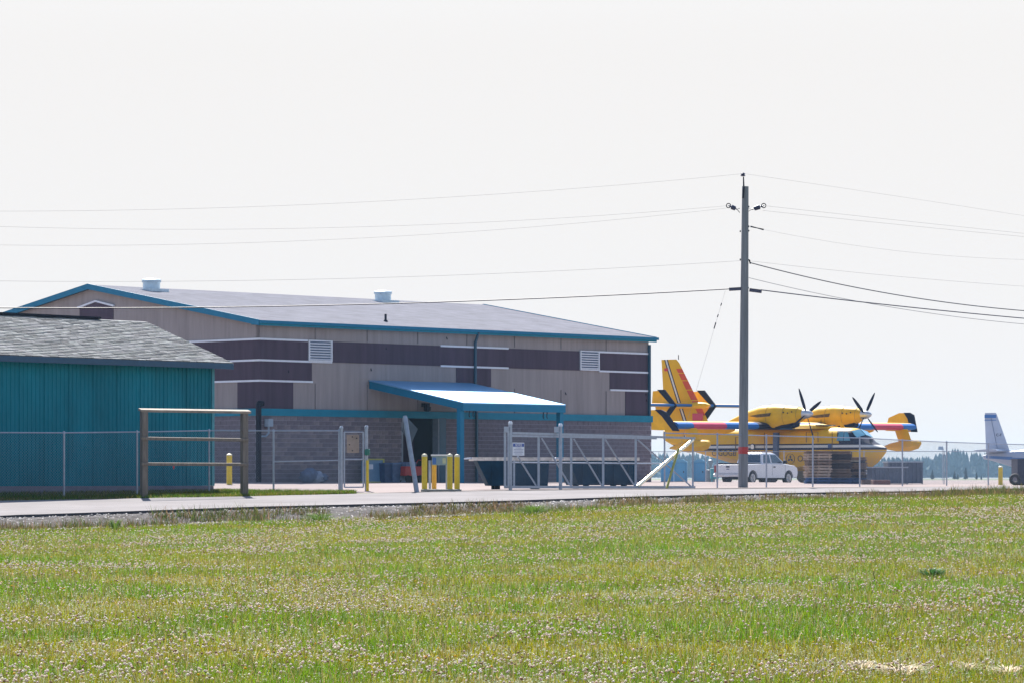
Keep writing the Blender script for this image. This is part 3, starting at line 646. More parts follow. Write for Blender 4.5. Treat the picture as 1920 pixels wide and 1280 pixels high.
# ------------------------------------------------------------------ dumpsters
DUMP = mat('dark_blue_dumpster', (0.005, 0.032, 0.066), 0.7, 0, 0.3, 3, .15, 20, spec=.12)
def dumpster(pxa, pxb, Y0, Y1, lab):
    a, b = ground(PX(pxa, Y0)), ground(PX(pxb, Y1)); L = (b - a).length; M = frame((a.x, a.y, a.z), (b.x - a.x, b.y - a.y)); hgt = at(pxa, 858, Y0).z - a.z; D = 1.7
    o = thing('dumpster', a, lab, 'dumpster', 'dumpsters behind the sliding gate')
    mb = MB(M); t = .05; base = .12
    prof = [(.42, base), (L - .05, base), (L, hgt), (-.02, hgt)]
    mb.prism([(x, 0, z) for x, z in prof], (0, t, 0)); mb.prism([(x, D, z) for x, z in prof], (0, -t, 0))
    mb.prism([(.42, t, base), (-.02, t, hgt), (-.02, D - t, hgt), (.42, D - t, base)], (t, 0, 0)); mb.prism([(L - .05, t, base), (L, t, hgt), (L, D - t, hgt), (L - .05, D - t, base)], (-t, 0, 0))
    mb.bx(.42, L - .05, t, D - t, base, base + t); mb.build('body', DUMP, o)
    rm = MB(M); rm.bx(-.12, L + .08, -.06, -.001, hgt - .08, hgt + .03); rm.bx(-.12, L + .08, D + .001, D + .06, hgt - .08, hgt + .03); rm.bx(-.12, -.021, 0, D, hgt - .08, hgt + .03); rm.build('rim', mat('sunlit_rim', (.55, .50, .47), .4, .3, .4, 6), o)  # rim colour brightened to paint in its sunlit top edge
    for k in range(4): x = .55 + (L - .8) * k / 3; MB(M).bx(x - .04, x + .04, -.05, -.001, base + .01, hgt - .085).build('rib', DUMP, o)
    for x in (.7, L - .4):
        for y in (.2, D - .2): MB(M).bx(x - .09, x + .09, y - .06, y + .06, 0, base).build('foot', BLACK, o)
    MB(M).path([(-.16, -.03, hgt), (-.35, .4, hgt - .02), (-.16, .9, hgt)], .03, 6).build('handle', GALV, o)
    return o
dumpster(893, 1030, 111.2, 111.4, 'dark blue open dumpster with sloped end beside the canopy post')
dumpster(1064, 1194, 114.6, 115.2, 'dark blue open dumpster between the sliding gate and block wall')

# ------------------------------------------------------------------ utility pole and lines
PY = 120.8
pb = ground(PX(1393, PY)); pole = thing('utility_pole', pb, 'tall grey timber utility pole with a red band near its foot', 'pole')
POLE = mat('grey_pole_timber', (0.19, 0.20, 0.215), 0.85, 0, 0.3, 2.5, .4, 14, stretch=(5, 5, .25))
top = at(1397.5, 350, PY)
MB().path([pb - hup * .4, pb.lerp(top, .45), top], [.175, .155, .115], 20).build('shaft', POLE, pole, True)
a_, b_2 = at(1393.6, 850, PY), at(1393.7, 837, PY)
MB().tube(a_, b_2, .180, .179, 20).build('red_band', RED, pole, True)
pp = lambda px, py, dy=0: at(px, py, PY + dy)
MB().path([pp(1393, 372, -.16), pp(1394.5, 350, -.14), pp(1394, 332, -.1)], [.035, .03, .02], 8).build('top_pin', BLACK, pole, True)
INS = mat('dark_glazed_insulator', (.02, .022, .07), .25, 0, .1, 6)
MB().lathe([(.05, -.06), (.10, -.04), (.06, 0), (.09, .03), (.04, .07)], pp(1393, 328, -.1), n=12).build('insulator', INS, pole, True)
for sgn, x0, x1 in ((-1, 1382, 1366), (1, 1410, 1432)):
    MB().path([pp(1393 + 6 * sgn, 391), pp(x0, 393), pp(1393 + 6 * sgn, 399)], .014, 6).build('bracket', BLACK, pole, True)
    p, q = pp(x0, 393), pp(x1, 386); d = (q - p)
    MB().path([p, p.lerp(q, .15), p.lerp(q, .2), p.lerp(q, .65), p.lerp(q, .7), q], [.02, .02, .075, .085, .03, .02], 12).build('insulator', INS, pole, True)
    MB().path([q + Vector((.08 * math.cos(t), 0, .08 * math.sin(t))) for t in np.linspace(0, 6.0, 9)], .018, 6).build('wire_clamp', BLACK, pole, True)
MB().bar(pp(1367, 543), pp(1393, 541.5), .14, .11).build('cable_bracket', INS, pole); MB().bar(pp(1405, 544), pp(1428, 547), .14, .12).build('cable_bracket', INS, pole)
MB().path([pp(1401, 487), pp(1405, 488), pp(1407, 495)], .03, 6).build('service_hook', BLACK, pole, True)
MB().path([pp(1407, 425), pp(1420, 428), pp(1432, 431)], [.03, .018, .03], 6).build('tension_clamp', BLACK, pole, True)
for px, py in ((1403, 388), (1389, 434), (1403, 425), (1403, 433), (1389, 487), (1402, 540)): MB().bar(pp(px, py), pp(px + (2 if px > 1395 else -2), py), .06, .06).build('bolt', BLACK, pole)
WIRE = mat('line_wire', (.10, .10, .12), .6, 0, 0); CABLE = mat('dark_cable', (.015, .015, .04), .6, 0, 0); FAINT = mat('aged_line_wire', (.09, .09, .095), .95, 0, 0, spec=.05)
def line(name, pts, Yend, r, m, lab, cat='cable', pts_n=60):
    """pts in photograph pixels starting at the pole; depth runs evenly to Yend at the frame edge"""
    x0, xe = pts[0][0], pts[-1][0]
    xs = np.array([p[0] for p in pts], float); ys = np.array([p[1] for p in pts], float)
    cf = np.polyfit(xs, ys, min(2, len(pts) - 1)); off = ys[0] - np.polyval(cf, xs[0])
    ext = xe + (xe - x0) * 1.2
    out = []
    for x in np.linspace(x0, ext, pts_n):
        t = (x - x0) / (xe - x0); Y = PY + (Yend - PY) * t; y = np.polyval(cf, x) + off * (1 - min(1, t * 3)); out.append(at(x, y, Y))
    mb = MB(); mb.path(out, r, 5); return solo(mb, name, m, lab, cat, None, True)
line('power_line', [(1393, 326), (1150, 346), (500, 388), (0, 396)], 114, .0028, FAINT, 'thin faint topmost wire running left from the pole tip over the hangar', 'wire')
line('power_line', [(1366, 386), (960, 414), (480, 430), (0, 425)], 114.5, .0028, FAINT, 'thin faint upper phase wire left of the pole, leaving the left insulator upper clamp', 'wire')
line('power_line', [(1368, 390), (960, 430), (480, 454), (0, 460)], 115.5, .0028, FAINT, 'thin faint lower phase wire left of the pole, sagging under its twin', 'wire')
line('power_line', [(1390, 489), (1290, 494), (960, 512), (480, 526), (0, 527)], 115, .0034, FAINT, 'thin grey neutral wire crossing above the hangar roof ridge', 'wire')
line('telephone_cable', [(1367, 542), (960, 560), (700, 571), (480, 576), (150, 578), (0, 577)], 115, .020, CABLE, 'thick dark telephone cable crossing in front of the hangar roof')
line('power_line', [(1395, 326), (1700, 371), (1920, 405)], 141, .0028, FAINT, 'thin faint topmost wire running right from the pole tip', 'wire')
line('power_line', [(1432, 386), (1700, 415), (1920, 438)], 141, .0034, FAINT, 'thin faint upper phase wire leaving the right-hand insulator', 'wire')
line('power_line', [(1430, 395), (1700, 423), (1920, 444)], 142, .0034, FAINT, 'thin faint lower phase wire under the right-hand insulator', 'wire')
line('power_line', [(1433, 431), (1600, 460), (1920, 487)], 141, .0028, FAINT, 'thin wire running right from the tension clamp', 'wire')
line('power_line', [(1403, 489), (1700, 520), (1920, 537)], 141, .0034, FAINT, 'thin neutral wire just above the twisted service cable', 'wire')
line('service_cable', [(1407, 493), (1480, 513), (1560, 530), (1740, 562), (1920, 583)], 141, .019, mat('twisted_cable', (.05, .05, .06), .6, 0, .6, 9), 'twisted grey service cable running right from the pole hook')
line('service_cable', [(1404, 521), (1560, 557), (1740, 586), (1920, 608)], 141, .009, WIRE, 'thin lowest service wire sagging right of the pole', 'wire')
line('telephone_cable', [(1427, 544), (1560, 560), (1740, 580), (1920, 597)], 141, .020, CABLE, 'thick dark telephone cable running right from the pole bracket')
ge = ground(PX(1250, 113.5)); gt = at(1360, 545, 119.6)
guy = thing('guy_wire', ge, 'slanting guy wire with a yellow-green guard behind the sliding gate', 'wire')
MB().tube(ge - hup * .1, gt, .0035, n=5).build('strand', WIRE, guy)
MB().tube(ge, ge.lerp(gt, .19), .045, n=8).build('guard', mat('faded_guard_yellow', (.34, .32, .06), .5, 0, .15, 5), guy, True)
MB().tube(ge.lerp(gt, .80), ge.lerp(gt, .83), .022, n=6).build('strain_insulator', BLACK, guy, True)
for t_ in (.86, .92): MB().tube(ge.lerp(gt, t_), ge.lerp(gt, t_ + .012), .02, n=6).build('wire_clip', BLACK, guy, True)

# ------------------------------------------------------------------ yellow water bomber
def node_paint(name, base, rules, rough=0.5, coat=0.0):
    """painted livery: rules = [(colour, [(axis, lo, hi) ...])] in object space, later rules on top"""
    m = bpy.data.materials.new(name); m.use_nodes = True; nt = m.node_tree; b = nt.nodes['Principled BSDF']
    b.inputs['Roughness'].default_value = rough; b.inputs['Coat Weight'].default_value = coat; b.inputs['Specular IOR Level'].default_value = .15
    tc = nt.nodes.new('ShaderNodeTexCoord'); mp = nt.nodes.new('ShaderNodeMapping'); mp.vector_type = 'POINT'
    nt.links.new(tc.outputs['Object'], mp.inputs[0]); sx = nt.nodes.new('ShaderNodeSeparateXYZ'); nt.links.new(mp.outputs[0], sx.inputs[0])
    nz = nt.nodes.new('ShaderNodeTexNoise'); nz.inputs['Scale'].default_value = 1.3; nz.inputs['Detail'].default_value = 6
    nt.links.new(tc.outputs['Object'], nz.inputs['Vector'])
    mr = nt.nodes.new('ShaderNodeMapRange'); mr.inputs[3].default_value = .84; mr.inputs[4].default_value = 1.08; nt.links.new(nz.outputs[0], mr.inputs[0])
    def mth(op, a, v=None, c=None):
        n = nt.nodes.new('ShaderNodeMath'); n.operation = op
        if isinstance(a, (int, float)): n.inputs[0].default_value = a
        else: nt.links.new(a, n.inputs[0])
        if v is not None:
            if isinstance(v, (int, float)): n.inputs[1].default_value = v
            else: nt.links.new(v, n.inputs[1])
        return n.outputs[0]
    col = None
    rgb = nt.nodes.new('ShaderNodeRGB'); rgb.outputs[0].default_value = (*base, 1); col = rgb.outputs[0]
    for c, conds in rules:
        msk = None
        for ax, lo, hi in conds:
            if isinstance(ax, tuple):        # linear form a*x+b*y+c*z
                src = mth('ADD', mth('ADD', mth('MULTIPLY', sx.outputs[0], ax[0]), mth('MULTIPLY', sx.outputs[1], ax[1])), mth('MULTIPLY', sx.outputs[2], ax[2]))
            elif ax == 'ay': src = mth('ABSOLUTE', sx.outputs[1])
            else: src = sx.outputs['xyz'.index(ax)]
            k = mth('MULTIPLY', mth('GREATER_THAN', src, lo), mth('LESS_THAN', src, hi)); msk = k if msk is None else mth('MULTIPLY', msk, k)
        mx = nt.nodes.new('ShaderNodeMix'); mx.data_type = 'RGBA'; nt.links.new(msk, mx.inputs[0]); nt.links.new(col, mx.inputs[6]); mx.inputs[7].default_value = (*c, 1); col = mx.outputs[2]
    fin = nt.nodes.new('ShaderNodeMix'); fin.data_type = 'RGBA'; fin.blend_type = 'MULTIPLY'; fin.inputs[0].default_value = 1
    nt.links.new(col, fin.inputs[6]); nt.links.new(mr.outputs[0], fin.inputs[7]); nt.links.new(fin.outputs[2], b.inputs['Base Color'])
    return m, mp
TH = R(40.4); acp = Vector((*PX(1506, 240), 0)); acp.z = gz(acp.x, acp.y)
AF = frame(acp, (math.cos(TH), -math.sin(TH)), R(0.45))
plane = thing('water_bomber', acp, 'yellow twin-propeller amphibious firefighting aircraft with high wing, parked behind the fence', 'aircraft')
YP, NAVY, SKYB, WRED, WHT = (0.70, 0.395, 0.002), (0.008, 0.009, 0.034), (0.02, 0.14, 0.42), (0.55, 0.06, 0.12), (0.62, 0.62, 0.60)
YELP = mat('aircraft_yellow', YP, .5, 0, .15, 1.2, spec=.25)
NVY = mat('aircraft_navy', (.006, .007, .028), .6, 0, .15, 3, spec=.1)
def paint(name, rules, base=YP):
    # the mesh is stored in world axes about the aircraft's foot; turn it back to the aircraft's own axes
    m, mp = node_paint(name, base, rules); mp.inputs['Rotation'].default_value = (0, 0, TH); return m
FUS = paint('fuselage_livery', [
    (NAVY, [('z', 2.70, 2.80)]), (WHT, [('z', 2.52, 2.70)]), (NAVY, [('z', 2.36, 2.52)]),
    (NAVY, [((1, 0, .45), 5.2, 20), ('z', 2.80, 3.78)]), (YP, [('z', 3.70, 4.5), ((1, 0, 0), -20, 4.85)]),
    (NAVY, [((1, 0, .40), -8.70, -8.60), ('z', 3.3, 9)]), (WHT, [((1, 0, .40), -8.60, -8.44), ('z', 3.3, 9)]), (NAVY, [((1, 0, .40), -8.44, -8.34), ('z', 3.3, 9)]),
    ((.30, .24, .10), [('z', -1, .9)])])
def A(): return MB(AF)
# hull: lofted sections
def sec(lx, zk, zc, wc, zt, wt):
    zm = zc + (zt - zc) * .55
    half = [(0, zk), (wc * .55, zk + (zc - zk) * .5), (wc, zc), (wc * 1.01, zc + .1), (wt, zm), (wt * .93, zm + (zt - zm) * .5), (wt * .66, zm + (zt - zm) * .85), (wt * .3, zt - .02)]
    ring = half + [(0, zt)] + [(-y, z) for y, z in reversed(half[1:])]
    return [(lx, y, z) for y, z in ring]
S = [(-12.35, 3.15, 3.25, .10, 3.85, .12), (-11.5, 2.75, 3.0, .32, 3.9, .38), (-9, 2.15, 2.55, .72, 3.92, .80), (-6.2, 1.45, 1.95, 1.05, 3.95, 1.12), (-3.2, .95, 1.35, 1.25, 3.95, 1.26), (-2.6, .80, 1.25, 1.27, 3.95, 1.28), (-2.5, .48, 1.2, 1.29, 3.95, 1.28), (0, .42, 1.2, 1.30, 3.95, 1.28), (3.2, .50, 1.25, 1.30, 3.92, 1.28), (4.4, .62, 1.35, 1.28, 3.88, 1.22), (4.95, .72, 1.42, 1.25, 3.80, 1.14), (5.55, .88, 1.55, 1.18, 3.38, 1.10), (6.2, 1.10, 1.72, 1.04, 2.98, .98), (6.9, 1.45, 1.98, .78, 2.72, .76), (7.4, 1.85, 2.2, .48, 2.58, .48), (7.7, 2.2, 2.36, .16, 2.48, .16)]
S = [(s[0] if s[0] < 4 else 4 + (s[0] - 4) * .80,) + s[1:] for s in S]
m_ = A(); m_.loft([sec(*s) for s in S]); fus = m_.build('fuselage', FUS, plane, True)
WIN = mat('cockpit_glass', (.10, .30, .42), .08, 0, 0, spec=.9)
for s in (-1, 1):
    for poly in ([(3.75, 3.0), (3.9, 3.62), (4.28, 3.62), (4.28, 3.0)], [(4.34, 3.0), (4.34, 3.62), (4.6, 3.60), (4.88, 3.0)]):
        pts = [(x, s * (1.275 - .05 * max(0, x - 3.9) - .20 * (z - 3.0)), z) for x, z in poly]
        A().prism(pts, (0, s * .012, 0)).build('side_window', WIN, fus)
for s in (-1, 1):
    A().prism([(4.80, s * .06, 3.78), (5.30, s * .06, 3.36), (5.24, s * .98, 3.20), (4.80, s * .92, 3.62)], (.03, 0, .03)).build('windscreen', WIN, fus)
for k, lx in enumerate((-3.45,)):
    A().lathe([(.23, 0), (.23, .03)], (lx, -1.30, 2.62), 'y', 18).build('window_rim', NVY, fus, True); A().lathe([(.17, -.02), (.17, 0)], (lx, -1.31, 2.62), 'y', 18).build('round_window', mat('bright_porthole', (.75, .75, .75), .15, .2), fus, True)
for xa, za, xb, zb in ((-5.0, 2.0, -5.0, 3.3), (-4.0, 2.0, -4.0, 3.3), (-5.0, 3.3, -4.0, 3.3), (1.2, 2.9, 1.2, 3.6), (2.2, 2.9, 2.2, 3.6), (1.2, 3.6, 2.2, 3.6), (-2.4, 1.3, -2.4, 3.6), (3.4, 1.3, 3.4, 3.6)):
    A().bar((xa, -1.29 if xa > -3 else -1.22, za), (xb, -1.29 if xb > -3 else -1.22, zb), .06, .02, up=(1, 0, 0) if xa == xb else (0, 0, 1)).build('panel_line', mat('panel_line_brown', (.16, .09, .02), .7, 0, 0), fus)
A().bx(3.05, 3.35, -1.315, -1.285, 2.5, 2.78).build('hatch', mat('hatch_blue', (.03, .08, .22), .5), fus)
A().bx(6.0, 6.15, -.55, -.35, 2.85, 3.15).build('pitot_fairing', NVY, fus)
# roof hatch and wing-root fairing
A().loft([[(x, y * 1.2 * f, 3.85 + z * .36 * f) for y, z in ((-1, 0), (-.8, .7), (0, 1), (.8, .7), (1, 0))] for x, f in ((2.6, .55), (1.6, 1), (-3.4, 1), (-5.2, .5))]).build('wing_fairing', YELP, plane, True)
A().bx(1.75, 2.5, -.95, .4, 4.05, 4.12).build('roof_window', GLASS, fus)
# lettering on the starboard side
def side_m(lx, z, y): return AF @ Matrix(((1, 0, 0, lx), (0, 0, -1, y), (0, 1, 0, z), (0, 0, 0, 1)))
INK = mat('livery_ink', (.02, .02, .03), .6, 0, 0)
text_part('registration', 'C-GOGE', .56, side_m(-7.15, 2.16, -1.18), INK, fus)
text_part('operator_lettering', 'Ontario', .62, side_m(.45, 1.75, -1.322), INK, fus)
text_part('fleet_number', '271', .78, side_m(4.05, 1.97, -1.30), INK, fus)
em = A(); cx, cz_ = -.15, 1.75
ringo = [(.36 * math.cos(t), .36 * math.sin(t)) for t in np.linspace(0, 2 * math.pi, 25)[:-1]]
for (x0, z0), (x1, z1) in zip(ringo, ringo[1:] + ringo[:1]): em.bar((cx + x0, -1.322, cz_ + z0), (cx + x1, -1.322, cz_ + z1), .012, .045, up=(0, 1, 0))
for t in (90, 210, 330):
    c_, s_2 = math.cos(R(t)), math.sin(R(t)); em.prism([(cx, -1.322, cz_), (cx + .13 * c_ - .09 * s_2, -1.322, cz_ + .13 * s_2 + .09 * c_), (cx + .27 * c_, -1.322, cz_ + .27 * s_2), (cx + .13 * c_ + .09 * s_2, -1.322, cz_ + .13 * s_2 - .09 * c_)], (0, -.006, 0))
em.build('trillium_emblem', INK, fus)
# wing
WZ = 3.97
af = [(0, 0), (-.05, .17), (-.2, .27), (-.55, .35), (-1.2, .38), (-2.2, .25), (-3.5, .02), (-3.5, -.02), (-2.2, -.10), (-1.2, -.16), (-.45, -.17), (-.15, -.13), (-.03, -.06)]
WNG = paint('wing_livery', [(SKYB, [((1, 0, 0), -.42, 1), ('ay', -1, 20)]), (WRED, [((1, 0, 0), -.42, 1), ('ay', 8.9, 12.6)]), (NAVY, [((1, 0, 0), -.75, 1), ('ay', 2.6, 5.2)])])
ww = A(); ww.loft([[(x * k, y, WZ + z) for x, z in af] for y, k in ((-14.3, 1), (0, 1), (14.3, 1))]); wing = ww.build('wing', WNG, plane, True)
for s in (-1, 1):
    # endplate canted outward, navy leading edge
    z0, z1 = WZ - .28, WZ + 1.12; y0 = s * 14.3; cant = lambda z: y0 + s * (.42 * (z - z0) - .02)
    pl = [(-2.75, z0 + .1), (-.10, z0 - .02), (-.72, z1 - .25), (-1.05, z1), (-1.9, z1), (-2.75, z1 - .35)]
    A().prism([(x, cant(z), z) for x, z in pl], (0, s * .10, 0)).build('endplate', YELP, wing)
    le = [(-.45, z0 - .01), (.06, z0 - .03), (-.58, z1 - .16), (-.98, z1 + .02), (-1.5, z1 + .02), (-1.05, z1 - .42)]
    A().prism([(x, cant(z) - s * .015, z) for x, z in le], (0, s * .13, 0)).build('endplate_edge', NVY, wing)
    # float on its pylon
    yf = s * 12.7
    A().loft([[(x + dx, yf + dy, z) for dx, dy in ((.55, 0), (.3, .1), (-.5, .06), (-.6, 0), (-.5, -.06), (.3, -.1))] for x, z in ((.1, 2.95), (-.25, WZ - .1))]).build('float_pylon', YELP, wing, True)
    fl = []
    for lx, zt, zb, wd in ((1.45, 2.95, 2.72, .08), (1.25, 3.06, 2.45, .28), (.6, 3.08, 2.28, .36), (-.4, 3.0, 2.22, .36), (-1.2, 2.85, 2.35, .28), (-2.0, 2.58, 2.48, .06)):
        zc2 = zb + (zt - zb) * .4; fl.append([(lx, yf, zb), (lx, yf + wd, zc2), (lx, yf + wd * .85, zt - .08), (lx, yf, zt), (lx, yf - wd * .85, zt - .08), (lx, yf - wd, zc2)])
    A().loft(fl).build('float', YELP, wing, True)
    for yy in (6.3, 8.2, 10.6):
        A().loft([[(x, s * yy + dy * .1, z) for dy, z in ((-1, zt2), (1, zt2), (.6, zb2), (-.6, zb2))] for x, zt2, zb2 in ((-1.3, WZ - .1, WZ - .25), (-2.6, WZ - .05, WZ - .62), (-3.9, WZ - .1, WZ - .3))]).build('flap_fairing', YELP, wing)
    # engine nacelle
    yn = s * 3.55; nr_ = []
    for lx, zc3, rh_, rv in ((2.62, 4.82, .34, .36), (2.3, 4.80, .46, .52), (1.5, 4.74, .60, .68), (.4, 4.72, .66, .80), (-.9, 4.68, .64, .78), (-2.2, 4.55, .50, .55), (-3.3, 4.40, .24, .26), (-3.8, 4.35, .08, .1)):
        nr_.append([(lx, yn + rh_ * math.cos(t), zc3 + rv * math.sin(t)) for t in np.linspace(0, 2 * math.pi, 17)[:-1]])
    nac = A().loft(nr_).build('nacelle', YELP, plane, True)
    A().loft([[(lx, yn + .30 * f * math.cos(t), z + .22 * f * math.sin(t)) for t in np.linspace(0, 2 * math.pi, 11)[:-1]] for lx, z, f in ((2.1, 4.16, .9), (1.7, 4.10, 1.1), (.3, 4.10, 1.0))]).build('intake', NVY, nac, True)
    for dx, dz in ((2.0, .33), (1.65, .2), (1.3, .28)): A().lathe([(.055, 0), (.055, .02)], (dx, yn - .60, 4.8 + dz * .6), 'y', 8).build('panel_port', BLACK, nac)
    for lx, zc3, rh_, rv in ((2.25, 4.798, .475, .54), (1.2, 4.735, .622, .72), (-.2, 4.705, .662, .805)):
        A().path([(lx, yn + rh_ * math.cos(t), zc3 + rv * math.sin(t)) for t in np.linspace(0, 2 * math.pi, 25)], .012, 4).build('panel_line', mat('panel_line_brown', (.16, .09, .02), .7, 0, 0), nac)
    A().prism([(.3, yn - .69, 4.95), (-.9, yn - .67, 4.85), (-1.6, yn - .6, 4.75), (-.9, yn - .67, 4.65), (.2, yn - .69, 4.72)], (0, .02, 0)).build('exhaust_stain', mat('soot', (.10, .07, .03), .9, 0, .5, 4), nac)
    hub = (2.62, yn, 4.84)
    spn = A().lathe([(.34, 0), (.33, .12), (.27, .42), (.14, .68), (.02, .78)], hub, 'x', 18).build('spinner', mat('silver_spinner', (.50, .52, .55), .3, .6), nac, True)
    for q_ in range(4):
        an = R((27 if s < 0 else 52) + 90 * q_); dirv = Vector((0, -math.sin(an), math.cos(an))); tan = Vector((0, math.cos(an), math.sin(an)))
        rings = []
        for rr, ch_, tw in ((.28, .12, 30), (.6, .22, 24), (1.1, .25, 18), (1.6, .20, 13), (1.85, .13, 10), (1.98, .04, 8)):
            c0 = Vector(hub) + Vector((.22, 0, 0)) + dirv * rr; ca2 = Vector((math.sin(R(tw)), 0, 0)) + tan * math.cos(R(tw)); nb = dirv.cross(ca2)
            rings.append([c0 + ca2 * ch_ / 2, c0 + nb * .025, c0 - ca2 * ch_ / 2, c0 - nb * .025])
        A().loft(rings).build('propeller_blade', NVY, nac)
# tail: fin, rudder, tailplane with finlets
def slab(pl, y, th): return A().prism([(x, y - th / 2, z) for x, z in pl], (0, th, 0))
def_fin = [(-12.3, 3.6), (-8.0, 3.75), (-8.5, 4.7), (-10.95, 8.75), (-11.15, 8.98), (-12.55, 8.85)]
FIN = paint('fin_livery', [
    ((.62, .085, .03), [((1, 0, .605), -6.12, -5.25), ('z', 4.9, 8.3)]), (YP, [('z', 5.95, 6.02)]), (YP, [('z', 6.72, 6.78)]), (YP, [('z', 7.4, 7.46)]), (YP, [('z', 7.95, 8.0)]),
    (NAVY, [((1, 0, .40), -8.70, -8.60)]), (WHT, [((1, 0, .40), -8.60, -8.44)]), (NAVY, [((1, 0, .40), -8.44, -8.34)])])
fr_ = []
for z, xa, xb, th in ((3.5, -8.0, -12.3, .34), (4.7, -8.45, -12.3, .32), (6.7, -9.7, -12.4, .26), (8.7, -10.92, -12.52, .18), (8.98, -11.2, -12.55, .10)):
    L_ = xa - xb; fr_.append([(xa, 0, z), (xa - L_ * .15, th / 2, z), (xa - L_ * .5, th / 2, z), (xb, .02, z), (xb, -.02, z), (xa - L_ * .5, -th / 2, z), (xa - L_ * .15, -th / 2, z)])
fin = A().loft(fr_).build('fin', FIN, plane, True)
A().bar((-11.0, 0, 8.95), (-11.0, 0, 9.3), .04, .04).build('beacon_mast', BLACK, fin)
A().bx(-12.2, -11.9, -.145, -.10, 8.15, 8.36).build('flag_decal', mat('flag_red', (.5, .03, .03), .5, 0, 0), fin)
A().bx(-9.6, -8.7, -.215, -.15, 4.55, 5.05).build('number_panel', mat('panel_red', (.55, .05, .10), .5, 0, 0), fin)
A().loft([[(x, .34 * f * math.cos(t), 5.62 + .26 * f * math.sin(t)) for t in np.linspace(0, 2 * math.pi, 13)[:-1]] for x, f in ((-8.15, .15), (-8.5, .75), (-9.3, 1), (-11, .9), (-12.2, .4))]).build('tailplane_fairing', YELP, fin, True)
tf = [(0, 0), (-.08, .10), (-.5, .14), (-1.9, .02), (-1.9, -.02), (-.5, -.11), (-.08, -.07)]
TPL = paint('tailplane_livery', [(SKYB, [((1, 0, 0), -9.75, -5)])])
tp_ = A().loft([[(-9.5 + x, y, 5.62 + z) for x, z in tf] for y in (-6.3, 0, 6.3)]).build('tailplane', TPL, plane, True)
for s in (-1, 1):
    y = s * 2.35
    slab([(-11.6, 5.62), (-9.45, 5.62), (-10.55, 6.72), (-11.5, 6.66)], y, .10).build('finlet', YELP, tp_); slab([(-11.3, 5.6), (-9.45, 5.6), (-10.3, 4.7), (-11.1, 4.75)], y, .10).build('finlet', YELP, tp_)
    slab([(-9.85, 5.61), (-9.38, 5.61), (-10.45, 6.76), (-11.1, 6.76)], y, .13).build('finlet_edge', NVY, tp_); slab([(-9.85, 5.6), (-9.38, 5.6), (-10.22, 4.66), (-10.75, 4.68)], y, .13).build('finlet_edge', NVY, tp_)
# landing gear
for s in (-1, 1):
    gA = A(); gA.bar((-1.35, s * 1.33, 3.6), (-1.35, s * 1.40, 1.0), .22, .40, up=(1, 0, 0)); gA.bar((-1.35, s * 1.35, 1.2), (-1.35, s * 1.75, .6), .2, .2); lg = gA.build('landing_gear', mat('gear_blue_grey', (.05, .09, .2), .5), plane)
    A().lathe([(.30, -.16), (.56, -.14), (.6, 0), (.56, .14), (.30, .16)], (-1.35, s * 1.95, .6), 'y', 18).build('wheel', TYRE, lg, True)
gA = A(); gA.bar((5.3, 0, 1.1), (5.3, 0, .35), .14, .14); lg = gA.build('nose_gear', GALV, plane)
for s in (-1, 1): A().lathe([(.16, -.09), (.33, -.08), (.36, 0), (.33, .08), (.16, .09)], (5.3, s * .24, .36), 'y', 14).build('wheel', TYRE, lg, True)
A().path([(1.9, -.5, 4.1), (1.9, -.5, 4.5)], .02, 5).build('antenna', BLACK, fus); A().prism([(3.2, 0, 3.9), (3.6, 0, 3.9), (3.25, 0, 4.35), (3.1, 0, 4.35)], (0, .03, 0)).build('antenna_blade', YELP, fus)

# ------------------------------------------------------------------ white twin aircraft, tail in frame
ap = Vector((*PX(1846, 279), 0)); ap.z = gz(ap.x, ap.y); AF2 = frame(ap, (math.cos(R(24)), -math.sin(R(24))))
ac2 = thing('white_aircraft', ap, 'white utility aircraft with blue stripe and upright squared fin', 'aircraft')
def B(): return MB(AF2)
W2 = mat('aircraft_white', (.38, .44, .56), .35, 0, .08, 2, coat=.3); B2 = mat('aircraft_stripe_blue', (.03, .14, .40), .4, 0, .1, 3)
fu = []
for lx, zk, zt, wd in ((-.1, 1.95, 2.25, .08), (.5, 1.85, 2.4, .26), (2.5, 1.25, 2.65, .6), (5, .72, 2.85, .82), (7, .6, 2.9, .85), (11, .6, 2.9, .85), (12.5, .7, 2.6, .75), (13.8, .95, 2.0, .4), (14.3, 1.3, 1.6, .1)):
    zm = (zk + zt) / 2; hh = (zt - zk) / 2; fu.append([(lx, wd * math.copysign(abs(math.cos(t)) ** .7, math.cos(t)), zm + hh * math.copysign(abs(math.sin(t)) ** .7, math.sin(t))) for t in np.linspace(0, 2 * math.pi, 17)[:-1]])
f2 = B().loft(fu).build('fuselage', W2, ac2, True)
st2 = []
for lx, z, y in ((.2, 2.02, .19), (2.5, 1.86, .625), (5, 1.72, .85), (11, 1.7, .88)): st2.append((lx, z, y))
for (xa, za, ya), (xb, zb, yb) in zip(st2[:-1], st2[1:]): B().prism([(xa, -ya - .01, za), (xb, -yb - .01, zb), (xb, -yb - .01, zb + .26), (xa, -ya - .01, za + .2)], (0, .04, 0)).build('stripe', B2, f2)
rr_ = []
for z, xa, xb, th in ((2.1, 2.3, .15, .2), (5.55, 1.05, .02, .12), (5.72, .95, .05, .05)):
    L_ = xa - xb; rr_.append([(xa, 0, z), (xa - L_ * .2, th / 2, z), (xb, .015, z), (xb, -.015, z), (xa - L_ * .2, -th / 2, z)])
fn2 = B().loft(rr_).build('fin', W2, ac2, True)
B().bar((1.15, -.105, 2.6), (.55, -.07, 5.4), .02, .03).build('rudder_line', mat('hinge_grey', (.12, .15, .25), .6), fn2)
